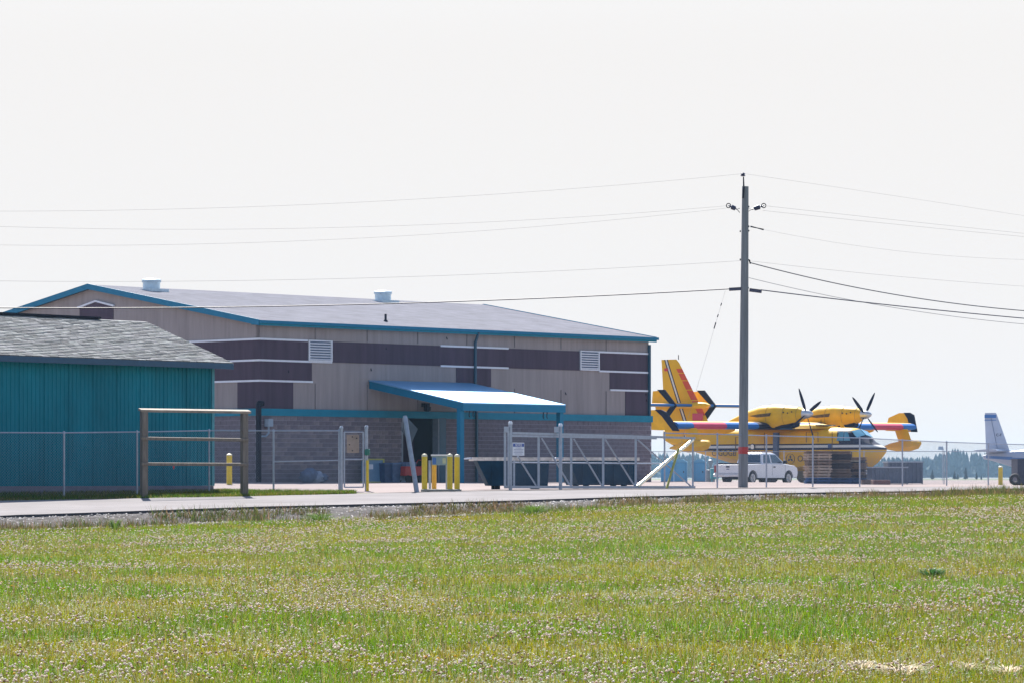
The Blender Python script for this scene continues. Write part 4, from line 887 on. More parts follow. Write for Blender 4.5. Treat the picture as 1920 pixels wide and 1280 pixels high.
B().bx(.02, .98, -.075, .075, 5.30, 5.56).build('fin_band', B2, fn2); B().bx(.0, 1.0, -.078, .078, 5.10, 5.16).build('fin_band', B2, fn2)
text_part('fin_lettering', 'C-F', .32, AF2 @ Matrix(((1, 0, 0, 1.0), (0, 0, -1, -.135), (0, 1, 0, 3.9), (0, 0, 0, 1))), INK, fn2)
B().loft([[(1.9 + x, y, 2.62 + z) for x, z in tf] for y in (-3.1, 0, 3.1)]).build('tailplane', W2, ac2, True)
B().loft([[(8.6 + x * .9, y, 3.0 + z * .8) for x, z in [(a * .55, b * .6) for a, b in af]] for y in (-9.9, 0, 9.9)]).build('wing', W2, ac2, True)
for s in (-1, 1):
    B().tube((7.4, s * .8, .9), (8.0, s * 3.2, 3.0), .06).build('wing_strut', W2, ac2); B().tube((7.4, s * .6, .9), (7.4, s * 1.7, .5), .08).build('gear_leg', W2, ac2); B().lathe([(.2, -.12), (.46, -.1), (.5, 0), (.46, .1), (.2, .12)], (7.4, s * 1.8, .5), 'y', 16).build('wheel', TYRE, ac2, True)
B().tube((13.2, 0, 1.1), (13.2, 0, .3), .07).build('gear_leg', W2, ac2); B().lathe([(.15, -.1), (.32, 0), (.15, .1)], (13.2, 0, .32), 'y', 14).build('wheel', TYRE, ac2, True)

# ------------------------------------------------------------------ white pickup
tr_ = Vector((*PX(1412, 197), 0)); tr_.z = gz(tr_.x, tr_.y); ph = R(52)
TF = frame(tr_ , (math.cos(ph), math.sin(ph)))          # origin under the right rear wheel; x forward, y left
pick = thing('pickup_truck', tr_, 'white extended-cab pickup truck parked behind the chain-link fence', 'truck')
def T(): return MB(TF)
WB, Wd = 3.75, 1.95; yR, yL = 0.0, Wd
def arc(cx, r, n=9): return [(cx + r * math.cos(t), .40 + r * math.sin(t)) for t in np.linspace(math.pi, 0, n)]
side = [(-1.12, .55)] + arc(0, .47) + arc(WB, .47) + [(WB + .88, .50), (WB + .93, .75), (WB + .88, 1.0), (WB + .62, 1.12), (WB - .45, 1.22), (WB - .6, 1.22), (1.05, 1.25), (1.03, 1.22), (-1.12, 1.18)]
side[1] = (-.47, .45); 
bd_ = T(); n = len(side)
rings = [[(x, yR, z) for x, z in [(x * 1.0, .5 + (z - .5) * .96) for x, z in side]], [(x, yR + .05, z) for x, z in side], [(x, yL - .05, z) for x, z in side], [(x, yL, z) for x, z in [(x, .5 + (z - .5) * .96) for x, z in side]]]
bd_.loft(rings); body = bd_.build('body', CWHITE, pick, True)
T().bx(-1.05, 1.0, .14, Wd - .14, 1.19, 1.26).build('bed_cover', mat('bed_liner', (.03, .03, .035), .8), pick)
# cab greenhouse
def cabring(x, z, ins): return [(x, yR + ins, z), (x, yL - ins, z)]
base_ = [(1.06, 1.20), (3.42, 1.20)]; topc = [(1.30, 1.86), (2.55, 1.90)]
cb = T(); lo, hi = .06, .22
cv = [(1.02, yR + lo, 1.2), (3.48, yR + lo, 1.2), (3.48, yL - lo, 1.2), (1.02, yL - lo, 1.2), (1.25, yR + hi, 1.80), (2.62, yR + hi, 1.80), (2.62, yL - hi, 1.80), (1.25, yL - hi, 1.80), (1.4, yR + hi + .12, 1.88), (2.42, yR + hi + .12, 1.88), (2.42, yL - hi - .12, 1.88), (1.4, yL - hi - .12, 1.88)]
cb.add(cv, [(0, 1, 5, 4), (1, 2, 6, 5), (2, 3, 7, 6), (3, 0, 4, 7), (4, 5, 9, 8), (5, 6, 10, 9), (6, 7, 11, 10), (7, 4, 8, 11), (8, 9, 10, 11), (3, 2, 1, 0)])
cab = cb.build('cab', CWHITE, pick, bevel=.04)
def wside(poly, name, m):
    yy = lambda z, s: (yR + lo + (hi - lo) * (z - 1.2) / .6 - .012) if s < 0 else (yL - lo - (hi - lo) * (z - 1.2) / .6 + .012)
    for s in (-1, 1): T().prism([(x, yy(z, s), z) for x, z in poly], (0, s * .004, 0)).build(name, m, cab)
TWIN = mat('truck_window', (.015, .045, .08), .06, 0, 0, spec=.9)
wside([(1.17, 1.27), (1.92, 1.27), (1.92, 1.74), (1.36, 1.74)], 'rear_window', TWIN); wside([(2.06, 1.27), (3.22, 1.27), (2.60, 1.74), (2.06, 1.74)], 'door_window', TWIN)
T().prism([(3.42, yR + .16, 1.25), (3.42, yL - .16, 1.25), (2.70, yL - .28, 1.76), (2.70, yR + .28, 1.76)], (.012, 0, .012)).build('windscreen', TWIN, cab)
T().prism([(1.06, yR + .2, 1.3), (1.06, yL - .2, 1.3), (1.235, yL - .32, 1.74), (1.235, yR + .32, 1.74)], (-.012, 0, .004)).build('back_window', TWIN, cab)
GAP = mat('panel_gap', (.05, .055, .07), .7, 0, 0)
for x in (2.0, 3.36): T().bx(x - .008, x + .008, yR - .004, yR + .02, .55, 1.16).build('panel_seam', GAP, body)
T().bx(2.12, 2.30, yR - .03, yR - .001, 1.00, 1.07).build('door_handle', BLACK, body)
for s, y in ((-1, yR), (1, yL)): T().bx(3.06, 3.20, y + s * .02 if s > 0 else y - .22, y + .22 if s > 0 else y - .02, 1.22, 1.44).build('mirror', BLACK, cab, bevel=.03)
for cx in (0, WB):
    for y, s in ((yR, -1), (yL, 1)):
        wh = T().lathe([(.22, -.12), (.35, -.12), (.39, -.08), (.40, 0), (.39, .08), (.35, .12), (.22, .12)], (cx, y - s * .14, .40), 'y', 22).build('wheel', TYRE, pick, True)
        T().lathe([(.10, 0), (.14, .03), (.235, .02), (.245, -.02)], (cx, y - s * .14 + s * .11, .40), 'y', 18).build('rim', mat('alloy_rim', (.45, .46, .48), .35, .5), wh, True)
        for k in range(5):
            a_2 = 2 * math.pi * k / 5; T().bar((cx + .04 * math.cos(a_2), y - s * .005, .40 + .04 * math.sin(a_2)), (cx + .21 * math.cos(a_2), y - s * .005, .40 + .21 * math.sin(a_2)), .02, .07, up=(0, 1, 0)).build('spoke', MATS['alloy_rim'], wh)
T().bx(-.5, WB + .5, yR + .12, yL - .12, .30, .52).build('chassis', BLACK, pick)
tg = T().bx(-1.145, -1.121, yR + .16, yL - .16, .66, 1.16).build('tailgate', CWHITE, pick, bevel=.01)
T().bx(-1.165, -1.146, Wd / 2 - .12, Wd / 2 + .12, 1.00, 1.08).build('handle', BLACK, tg); T().bx(-1.16, -1.146, Wd / 2 - .1, Wd / 2 + .1, .88, .93).build('badge', mat('badge_blue', (.05, .07, .18), .4), tg)
for y in (yR + .01, yL - .15): T().bx(-1.15, -1.118, y, y + .14, .72, 1.12).build('tail_light', mat('tail_light_red', (.30, .04, .05), .3), pick)
bmp = T().bx(-1.30, -1.15, yR + .06, yL - .06, .46, .62).build('rear_bumper', mat('chrome_bumper', (.5, .52, .56), .3, .7), pick, bevel=.02)
T().bx(-1.312, -1.301, Wd / 2 - .16, Wd / 2 + .16, .47, .60).build('licence_plate', mat('plate_white', (.6, .62, .66), .5, 0, 0), bmp)
T().bx(WB + .90, WB + .99, yR + .08, yL - .08, .42, .66).build('front_bumper', MATS['chrome_bumper'], pick, bevel=.02)
for y in (yR + .05, yL - .35): T().bx(WB + .80, WB + .92, y, y + .3, .78, .98).build('headlight', mat('headlight_glass', (.6, .62, .65), .1), pick)
T().bx(WB + .88, WB + .95, yR + .4, yL - .4, .72, .98).build('grille', BLACK, pick)

# ------------------------------------------------------------------ pallet stacks, bins, timber
PW = [mat('pallet_wood_pale', (.48, .37, .30), .85, 0, .3, 4, .3, 20), mat('pallet_wood_brown', (.24, .165, .13), .85, 0, .3, 4, .3, 20), mat('pallet_wood_dark', (.065, .05, .06), .85, 0, .3, 4, .3, 20)]
PBL = mat('blue_plastic_pallet', (.015, .10, .30), .5, 0, .2, 4)
def pallet_mesh(m):
    mb = MB()
    for k in range(7): y = -.5 + k * .9 / 6; mb.bx(-.6, .6, y, y + .1, .104, .142)
    for y in (-.5, -.05, .4): mb.bx(-.6, .6, y, y + .1, 0, .030)
    for y in (-.16, .12): mb.bx(-.58, .58, y, y + .05, .030, .104)
    for x in (-.58, -.07, .46):
        for y in (-.40, .34): mb.bx(x, x + .09, y, y + .06, .030, .104)
    o = mb.build('pallet', m); d = o.data; bpy.data.objects.remove(o); return d
PM = [pallet_mesh(m) for m in PW]; PMB = pallet_mesh(PBL)
ordn = 'lowest second third fourth fifth sixth seventh eighth ninth tenth eleventh'.split()
def stack(px, Y, n, kinds, sname, nb, rot):
    g = ground(PX(px, Y))
    for k in range(n):
        dm = PMB if k < nb else PM[random.choice(kinds)]
        o = bpy.data.objects.new('pallet', dm); C.objects.link(o); o.location = (g.x + random.uniform(-.04, .04), g.y + random.uniform(-.04, .04), g.z + k * .143); o.rotation_euler = (0, 0, R(rot + random.uniform(-4, 4)))
        cname = 'blue plastic' if k < nb else {0: 'pale wooden', 1: 'brown wooden', 2: 'dark wooden'}[PM.index(dm)]
        tag(o, f'{cname} pallet, {ordn[k]} from the ground in {sname}', 'pallet', 'pallets stacked behind the fence')
stack(1533, 164, 11, (0, 0, 1), 'the pale pallet stack next to the pickup', 2, 4)
stack(1573, 165, 11, (1, 1, 2), 'the brown middle pallet stack', 2, -3)
stack(1600, 166.5, 9, (2, 2, 1), 'the dark pallet stack towards the grey bins', 2, 5)
lid = MB(frame(Vector((*PX(1594, 166), at(1594, 864, 166).z)), (1, .05))); lid.bx(-.42, .42, -.5, .5, 0, .04); solo(lid, 'plywood_sheet', mat('bright_ply', (.55, .47, .36), .6), 'bright plywood sheet lying on the dark pallet stack', 'board')
BIN = mat('grey_corrugated_bin', (.085, .115, .17), .5, .2, .18, 2)
def bin_(px0, px1, top, Y, lab):
    a, b = ground(PX(px0, Y)), ground(PX(px1, Y)); hgt = at(px0, top, Y).z - a.z; L = b.x - a.x; M = frame(a, (1, .06)); o = thing('storage_bin', a, lab, 'bin', 'grey storage bins')
    mb = MB(M); vs, fs = corr((0, 0, 0), (L, 0, 0), .03, hgt - .06, (0, -1, 0), .2, .03); mb.add(vs, fs); mb.bx(0, L, .001, 1.5, .03, hgt - .061); mb.build('body', BIN, o)
    MB(M).bx(-.04, L + .04, -.06, 1.55, hgt - .06, hgt).build('lid', mat('bin_lid', (.30, .34, .42), .4, .2, .1, 3), o)
    for x in (-.02, L - .05): MB(M).bx(x, x + .07, -.05, -.031, 0, hgt - .061).build('corner_post', BIN, o)
    return o
bin_(1636, 1702, 874, 162, 'shorter grey corrugated storage bin with pale lid')
bin_(1666, 1730, 864, 165.5, 'taller grey corrugated storage bin behind the shorter one')
mb = MB(); p = ground(PX(1668, 160)); mb.bx(PX(1636, 160)[0], PX(1668, 160)[0], 159.7, 160.9, p.z, p.z + .22); solo(mb, 'rust_crate', mat('rust_brown', (.16, .065, .055), .8, 0, .3, 5, .3, 20), 'low rust-brown crate at the foot of the grey bin', 'crate', bevel=.02)
for k in range(3):
    p = ground(PX(1628, 160.3 + k * .3)); mb = MB(); x0 = PX(1617 + k, 160)[0]; mb.bx(x0, x0 + .42, p.y, p.y + .22, p.z, p.z + .22 - .05 * k); solo(mb, 'timber_offcut', mat('offcut_brown', (.14, .085, .07), .85, 0, .3, 6, .3, 20), ['thickest', 'middle-sized', 'thinnest'][k] + ' brown timber offcut between the pallets and the rust crate', 'timber', 'timber offcuts')
# dark container and tyre at the right edge
a = ground(PX(1908, 160)); M = frame(a, (1, .1)); hgt = at(1908, 861, 160).z - a.z; o = thing('dark_cabinet', a, 'dark navy steel cabinet with ribbed side beside the white aircraft', 'cabinet')
mb = MB(M); mb.bx(0, 1.6, 0, 1.2, .08, hgt); mb.build('body', mat('navy_steel', (.012, .016, .05), .5, 0, .2, 3), o, bevel=.02); MB(M).bx(-.03, 1.63, -.03, 1.23, hgt + .001, hgt + .05).build('lid', MATS['navy_steel'], o); MB(M).bx(.1, 1.5, .1, 1.1, 0, .08).build('skid', BLACK, o)
for k in range(5): MB(M).bx(.15 + k * .32, .22 + k * .32, -.02, -.001, .12, hgt - .08).build('rib', MATS['navy_steel'], o)
p = ground(PX(1903, 159)); tm = MB(); rg = []
for t in np.linspace(0, 2 * math.pi, 21):
    rg.append([(p.x + math.cos(t) * (.19 + .085 * math.cos(u)), p.y + .1 * math.sin(u), p.z + .275 + math.sin(t) * (.19 + .085 * math.cos(u))) for u in np.linspace(0, 2 * math.pi, 9)[:-1]])
tm.loft(rg, False); solo(tm, 'tyre', TYRE, 'black tyre leaning on the dark navy cabinet', 'tyre', smooth=True)

# ------------------------------------------------------------------ portable toilets and drum beyond the building
TBL = mat('portable_toilet_blue', (.05, .26, .46), .45, 0, .1, 2)
for px, Y, lab in ((1251, 292, 'light blue portable toilet next to the hangar corner'), (1276, 290, 'light blue portable toilet, middle of the row of three'), (1312, 291, 'light blue portable toilet beside the grey drum')):
    g = ground(PX(px, Y)); M = frame(g, (1, -.1)); o = thing('portable_toilet', g, lab, 'toilet', 'portable toilets')
    MB(M).bx(-.54, .54, 0, 1.1, .1, 1.72).build('cabin', TBL, o, bevel=.03)
    MB(M).bx(-.58, .58, -.05, 1.15, 0, .1).build('base', mat('toilet_grey', (.2, .22, .25), .7), o)
    MB(M).prism([(-.57, -.04, 1.721), (.57, -.04, 1.721), (.45, -.04, 1.86), (.2, -.04, 1.99), (-.2, -.04, 1.99), (-.45, -.04, 1.86)], (0, 1.18, 0)).build('roof', mat('toilet_roof', (.10, .33, .52), .4, 0, .05, 2), o)
    d = MB(M).bx(-.36, .36, -.03, -.001, .16, 1.66).build('door', mat('toilet_door', (.06, .30, .52), .45, 0, .08, 2), o); MB(M).bx(.22, .3, -.06, -.031, .85, 1.0).build('latch', BLACK, d)
    MB(M).tube((.4, .9, 1.7), (.4, .9, 2.1), .05).build('vent_pipe', MATS['toilet_grey'], o)
g = ground(PX(1332, 210)); dm = MB(); dm.lathe([(.28, 0), (.29, .3), (.31, .31), (.29, .33), (.29, .6), (.31, .61), (.29, .63), (.28, .9), (.1, .92), (.1, 1.25), (.14, 1.27), (.14, 1.5), (.02, 1.55)], g, n=16); solo(dm, 'grey_drum', mat('drum_grey', (.2, .24, .27), .5, .2, .2, 4), 'grey steel drum with a filler head behind the pickup tailgate', 'drum', smooth=True)
g = ground(PX(1337, 209)); M = frame(g, (1, 0)); mb = MB(M); mb.bx(-.15, .35, -.1, .6, .35, 1.0); mb.bx(-.1, -.02, 0, .08, 0, .35); mb.bx(.22, .3, 0, .08, 0, .35); mb.bx(-.1, -.02, .45, .53, 0, .35); mb.bx(.22, .3, .45, .53, 0, .35); solo(mb, 'teal_tank', mat('teal_plastic', (.06, .30, .34), .5), 'small teal plastic tank on legs next to the grey drum', 'tank', bevel=.03)

# ------------------------------------------------------------------ clutter along the hangar wall
def wp(px, out, z=0):              # a point on the ground in front of the hangar wall
    P = (B0.x - BV.x * out, B0.y - BV.y * out); p, _ = onp(px, 900, P, BU); g = ground(p); g.z += z; return g
g = wp(702, .8); M = frame(g, BU.xy); o = thing('notice_cabinet', g, 'yellow-framed glazed cabinet standing against the block wall', 'cabinet')
MB(M).bx(-.55, .55, 0, .3, 0, 1.05).build('case', mat('cabinet_blue', (.12, .24, .38), .4, 0, .15, 3), o)
for q4 in ((-.6, .6, 1.051, 1.11), (-.6, .6, -.02, .04)): MB(M).bx(q4[0], q4[1], -.05, .33, q4[2], q4[3]).build('frame', mat('frame_lime', (.42, .44, .10), .5), o)
for x in (-.6, .54): MB(M).bx(x, x + .06, -.05, -.001, .041, 1.05).build('frame', MATS['frame_lime'], o)
MB(M).bx(-.35, -.1, -.02, -.001, .62, .85).build('paper_notice', WHITE, o)
for px, out, lab, col in ((722, .9, 'dark blue plastic bin beside the glazed cabinet', (.03, .06, .14)), (737, 1.0, 'blue-grey plastic bin between the cabinet and the red cart', (.07, .12, .22)), (748, .8, 'pale blue bin in front of the dark doorway', (.16, .24, .36))):
    g = wp(px, out); M = frame(g, BU.xy); o = thing('waste_bin', g, lab, 'bin', 'bins along the hangar wall')
    MB(M).loft([[(-.28 * f, -.28 * f, z), (.28 * f, -.28 * f, z), (.28 * f, .28 * f, z), (-.28 * f, .28 * f, z)] for f, z in ((.8, 0), (1, .85))]).build('body', mat('bin_' + str(px), col, .5, 0, .3, 5), o); MB(M).bx(-.31, .31, -.31, .31, .851, .92).build('lid', mat('binlid_' + str(px), tuple(c * 1.6 for c in col), .5), o, bevel=.02)
g = wp(768, 1.3); M = frame(g, BU.xy); o = thing('red_cart', g, 'red steel cart with loaded tray in front of the doorway', 'cart')
MB(M).bx(-.55, .55, -.3, .3, .3, .75).build('tray', RED, o, bevel=.03); MB(M).bx(-.45, .2, -.25, .25, .751, .95).build('load', mat('cart_load', (.10, .14, .24), .7, 0, .4, 6), o)
MB(M).path([(.5, -.25, .7), (.8, -.25, 1.05), (.8, .25, 1.05), (.5, .25, .7)], .025, 6).build('handle', RED, o)
for x in (-.4, .4):
    for y in (-.3, .3): MB(M).lathe([(.05, -.03), (.17, -.03), (.17, .03), (.05, .03)], (x, y, .17), 'y', 12).build('wheel', TYRE, o)
for k, (px, out, sx_, lab) in enumerate(((577, 1.2, .45, 'large grey bulging sack slumped at the block wall'), (592, 1.4, .36, 'pale crumpled sack lying beside the larger one'), (602, 1.1, .28, 'small grey sack at the end of the sack pile'))):
    g = wp(px, out); mb = MB(); rg = []
    for i, z in enumerate(np.linspace(0, 1, 7)):
        rr = math.sin(math.pi * (.12 + .83 * z)) ** .6; rg.append([(g.x + sx_ * rr * (1 + .22 * random.uniform(-1, 1)) * math.cos(t) + .1 * z, g.y + .7 * sx_ * rr * math.sin(t), g.z + z * sx_ * 1.5) for t in np.linspace(0, 2 * math.pi, 11)[:-1]])
    mb.loft(rg); solo(mb, 'sack', mat('sack_' + str(k), ((.10, .13, .2), (.24, .28, .36), (.12, .15, .22))[k], .7, 0, .35, 5), lab, 'sack', 'sacks by the hangar wall', smooth=True)

# ------------------------------------------------------------------ distant floodlight
g = ground(PX(1767, 430)); o = thing('floodlight_mast', g, 'slim distant floodlight mast with tilted lamp head over the treeline', 'lamp'); tpz = at(1767, 842, 430).z
MB().tube(g, Vector((g.x, g.y, tpz)), .035, .03, 8).build('mast', GALV, o); MB().prism([at(1759, 842, 430), at(1770, 843, 430), at(1768, 836, 430), at(1760, 836, 430)], (0, .25, 0)).build('lamp_head', mat('lamp_head_blue', (.30, .42, .55), .4), o)

# ------------------------------------------------------------------ far forest
LEAF = mat('conifer_needles', (.020, .055, .06), .9, 0, .3, .4, transl=.15)
BARK = mat('conifer_bark', (.05, .04, .03), .9)
def conifer(mb, p, h, r, n=7, tiers=6):
    for t in range(tiers):
        z0 = h * (.10 + .80 * t / tiers); z1 = min(h, z0 + h * .30); rr = r * (1 - .82 * t / tiers) * random.uniform(.8, 1.15); o_ = random.random() * 6
        vs = [Vector((p.x + random.uniform(-.05, .05) * r, p.y, p.z + z1))] + [Vector((p.x + rr * random.uniform(.55, 1.2) * math.cos(o_ + 2 * math.pi * k / n), p.y + rr * random.uniform(.6, 1.1) * math.sin(o_ + 2 * math.pi * k / n), p.z + z0 - random.uniform(0, .06) * h)) for k in range(n)]
        mb.add(vs, [(0, 1 + k, 1 + (k + 1) % n) for k in range(n)])
mb = MB()
for k in range(2600):
    Y = random.uniform(2150, 2450); X = random.uniform(-560, 580) ; px = HX + FPX * X / Y
    hp = np.interp(px, [1200, 1665, 1700, 1740, 1765, 1790, 1815, 1850, 1920], [8.5, 6.8, 7.0, 7.2, 8.2, 9.6, 8.6, 8.2, 8.5]) * random.uniform(.82, 1.12) * 1.12
    conifer(mb, Vector((X, Y, CZ - .5)), hp * Y / 1300, 5.5 * random.uniform(.7, 1.3))
fo = mb.build('forest', LEAF); tag(fo, 'hazy blue conifer forest along the far edge of the airfield', 'forest', kind='stuff')
for k, (px, top, Y) in enumerate(((1748, 878, 820), (1811, 874, 800), (1831, 884, 830), (1796, 886, 860), (1790, 880, 900), (1840, 888, 790), (1722, 886, 840))):
    g = ground(PX(px, Y)); h = at(px, top, Y).z - g.z
    o = thing('spruce_tree', g, ['spruce at the edge of the far wood, beside the grey bins', 'tallest narrow dark spruce before the far wood', 'thin dark spruce near the white aircraft tail', 'short spruce left of the tallest narrow one', 'mid-height spruce next to the fence post', 'smallest spruce under the white aircraft tail', 'small spruce hard against the taller grey bin'][k], 'tree', 'spruces before the far wood')
    MB().tube(g, g + Vector((0, 0, h * .5)), .09, .04, 6).build('trunk', BARK, o); m3 = MB(); conifer(m3, g, h, h * .24, 8, 7); m3.build('crown', LEAF, o)

# ------------------------------------------------------------------ meadow: blades, clover, gravel stones
def scatter(n, y0, y1, half, power, lo=None):
    """points over the field, denser close by; half = half-width as a share of the distance"""
    u = rng.random(n); e = 2 - power; Y = (y0 ** e + u * (y1 ** e - y0 ** e)) ** (1 / e); X = (rng.random(n) * 2 - 1) * (half * .83 * Y + 2.6); return X, Y
def mesh_np(name, V, nper, cols, m, tri):
    me = bpy.data.meshes.new(name); nv = len(V); nf = nv // nper * len(tri)
    me.vertices.add(nv); me.vertices.foreach_set('co', V.astype(np.float32).ravel())
    idx = (np.arange(nv // nper)[:, None, None] * nper + np.array(tri)[None]).reshape(-1)
    me.loops.add(len(idx)); me.loops.foreach_set('vertex_index', idx.astype(np.int32)); me.polygons.add(nf); me.polygons.foreach_set('loop_start', np.arange(0, len(idx), 3, dtype=np.int32))
    me.update(calc_edges=True)
    if cols is not None:
        c = me.color_attributes.new('Col', 'FLOAT_COLOR', 'POINT'); c.data.foreach_set('color', np.concatenate([cols, np.ones((nv, 1))], 1).astype(np.float32).ravel())
    me.materials.append(m); o = bpy.data.objects.new(name, me); C.objects.link(o); return o
BLADE = mat('grass_blades', (1, 1, 1), .6, 0, 0, attr='Col', transl=.45, spec=.25); CLOV = mat('clover_heads', (1, 1, 1), .8, 0, 0, attr='Col', transl=.42, spec=.2)
def blades(name, X, Y, nb, h0, h1, wid, pal, dry, seed):
    n = len(X); r = np.random.default_rng(seed); Z = ground_z(X, Y)
    pn = .5 * vnoise(X, Y, 1.6, seed) + .3 * vnoise(X, Y, .55, seed + 1) + .2 * vnoise(X, Y, 5.5, seed + 2)
    X = np.repeat(X, nb) + r.normal(0, .03, n * nb); Y = np.repeat(Y, nb) + r.normal(0, .04, n * nb); Z = np.repeat(Z, nb); pn = np.repeat(pn, nb); N = n * nb
    a = r.random(N) * 2 * np.pi; h = (h0 + (h1 - h0) * r.random(N) ** 1.6) * (.35 + 1.3 * pn); lean = r.normal(0, .6, N) * h; la = r.random(N) * 2 * np.pi; w = wid * (.6 + .8 * r.random(N)) * np.maximum(1, Y / 55)
    b0 = np.stack([X - w * np.cos(a), Y - w * np.sin(a), Z - .01], 1); b1 = np.stack([X + w * np.cos(a), Y + w * np.sin(a), Z - .01], 1); tp2 = np.stack([X + lean * np.cos(la), Y + lean * np.sin(la), Z + h], 1)
    V = np.stack([b0, b1, tp2], 1).reshape(-1, 3)
    k = np.clip((pn - .34) / .34 + r.normal(0, .25, N), 0, 1)[:, None]; col = np.array(pal[0])[None] * (1 - k) + np.array(pal[1])[None] * k
    dm = ((r.random(N) < dry) | (vnoise(X, Y, 2.4, seed + 5) > .86) & (r.random(N) < .5))[:, None]; dc = np.array(pal[2])[None] * (.7 + .6 * r.random(N))[:, None]
    col = np.where(dm, dc, col) * (.35 + 1.0 * r.random(N))[:, None]
    return mesh_np(name, V, 3, np.repeat(col, 3, 0), BLADE, [(0, 1, 2)])
PAL = ((.28, .25, .005), (.115, .245, .006), (.36, .255, .10))
X, Y = scatter(275000, 23, 111, .20, 1.45)
keep = (NY(X) - Y > 1.15 + shoulder_w(X) * (.25 + .85 * vnoise(X, Y, .9, 31)))
gf = blades('field_grass', X[keep], Y[keep], 3, .04, .13, .0045, PAL, .16, 41); tag(gf, 'short green and straw meadow grass across the foreground field', 'grass', kind='stuff')
# taller seeding stems, sparse
X, Y = scatter(9000, 25, 108, .19, 1.3); keep = NY(X) - Y > .8
gs = blades('seeding_grass', X[keep], Y[keep], 3, .14, .30, .003, ((.20, .17, .05), (.10, .13, .03), (.26, .19, .10)), .5, 47); tag(gs, 'thin taller seeding stems among the meadow', 'grass', kind='stuff')
# roadside weeds on the shoulder
xs = rng.random(16000) * 45 - 19; d = 0.7 + rng.random(16000) ** 1.2 * 3.4; ys = NY(xs) - d
kp2 = (vnoise(xs, ys, 1.1, 61) > .55) & (rng.random(16000) < .75)
wd_ = blades('shoulder_weeds', xs[kp2], ys[kp2], 4, .08, .30, .007, ((.13, .11, .03), (.07, .11, .02), (.20, .12, .07)), .3, 63); tag(wd_, 'ragged weeds and dry grass along the gravel shoulder', 'grass', kind='stuff')
# verge across the road
xs = rng.random(26000) * 16.3 - 21; ys = FY(xs) + rng.random(26000) ** 1.1 * np.interp(xs, [-30, -9.3, -8.5, -4.7], [10, 10, 5.0, 1.2]); 
sx2 = (xs - S0.x) * -SU.x + (ys - S0.y) * -SU.y; sy2 = (xs - S0.x) * SV.x + (ys - S0.y) * SV.y; ok = ~((sx2 > -.1) & (sy2 > -.1))
vg = blades('verge_grass', xs[ok], ys[ok], 3, .04, .11, .006, ((.17, .16, .010), (.075, .15, .010), (.28, .20, .09)), .15, 71); tag(vg, 'mown grass verge between the road and the chain-link fence', 'grass', kind='stuff')
# clover heads: little domes on stems
def clover(name, X, Y, seed, size):
    n = len(X); r = np.random.default_rng(seed); Z = ground_z(X, Y) + .07 + .06 * r.random(n); s = size * (.75 + .5 * r.random(n)) * np.clip(Y / 50, 1, 1.35)
    k = np.arange(5) * 2 * np.pi / 5; V = np.zeros((n, 14, 3))
    for j in range(5):
        V[:, j] = np.stack([X + s * .8 * np.cos(k[j]), Y + s * .8 * np.sin(k[j]), Z - s * .35], 1); V[:, 5 + j] = np.stack([X + s * np.cos(k[j] + .6), Y + s * np.sin(k[j] + .6), Z + s * .35], 1)
    V[:, 10] = np.stack([X, Y, Z + s * 1.05], 1)
    V[:, 11] = np.stack([X - .0022, Y, Z - .13], 1); V[:, 12] = np.stack([X + .0022, Y, Z - .13], 1); V[:, 13] = np.stack([X, Y + .001, Z], 1)
    tri = []
    for j in range(5): q = (j + 1) % 5; tri += [(j, q, 5 + q), (j, 5 + q, 5 + j), (5 + j, 5 + q, 10)]
    tri.append((11, 12, 13))
    up = np.stack([.86 + .1 * r.random(n), .75 + .12 * r.random(n), .66 + .12 * r.random(n)], 1) * (.8 + .3 * r.random(n))[:, None]
    br = (r.random(n) < .12)[:, None]; up = np.where(br, np.array([.42, .27, .17])[None], up); dn = (r.random(n) < .02)[:, None]; up = np.where(dn, np.array([.80, .52, .02])[None], up); low = up * np.array([.50, .38, .34])[None]  # low: undersides coloured darker as shade below the backlit heads
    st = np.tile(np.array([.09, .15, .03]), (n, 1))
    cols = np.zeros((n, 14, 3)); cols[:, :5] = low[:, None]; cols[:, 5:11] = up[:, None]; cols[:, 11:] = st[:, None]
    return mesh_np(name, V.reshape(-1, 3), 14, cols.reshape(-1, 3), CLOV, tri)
X, Y = scatter(80000, 24, 100, .19, 1.35); pn = .55 * vnoise(X, Y, 2.2, 81) + .45 * vnoise(X, Y, .8, 82)
keep = (rng.random(len(X)) < (.05 + .85 * sm(pn, .38, .76))) & (NY(X) - Y > 5 + 5 * vnoise(X, Y, 4, 83))
ck = clover('clover_flowers', X[keep], Y[keep], 91, .0125); tag(ck, 'scattered pinkish white clover flower heads over the field', 'clover', kind='stuff')
# broad clover leaves low in the sward
X, Y = scatter(140000, 24, 80, .19, 1.5); n = len(X); Z = ground_z(X, Y) + .03 + .04 * rng.random(n); a = rng.random(n) * 6.28; s = .011 * (.7 + .6 * rng.random(n)) * np.maximum(1, Y / 50)
V = np.stack([np.stack([X + s * np.cos(a + q), Y + s * np.sin(a + q), Z + .35 * s * np.cos(q + a * 3)], 1) for q in (0, 2.09, 4.19)], 1).reshape(-1, 3)
pn = vnoise(X, Y, 1.3, 95)[:, None]; col = np.array([[.06, .15, .02]]) * (1 - pn) + np.array([[.13, .20, .03]]) * pn
lf = mesh_np('clover_leaves', V, 3, np.repeat(col, 3, 0), BLADE, [(0, 1, 2)]); tag(lf, 'low green clover leaves carpeting the field', 'clover', kind='stuff')
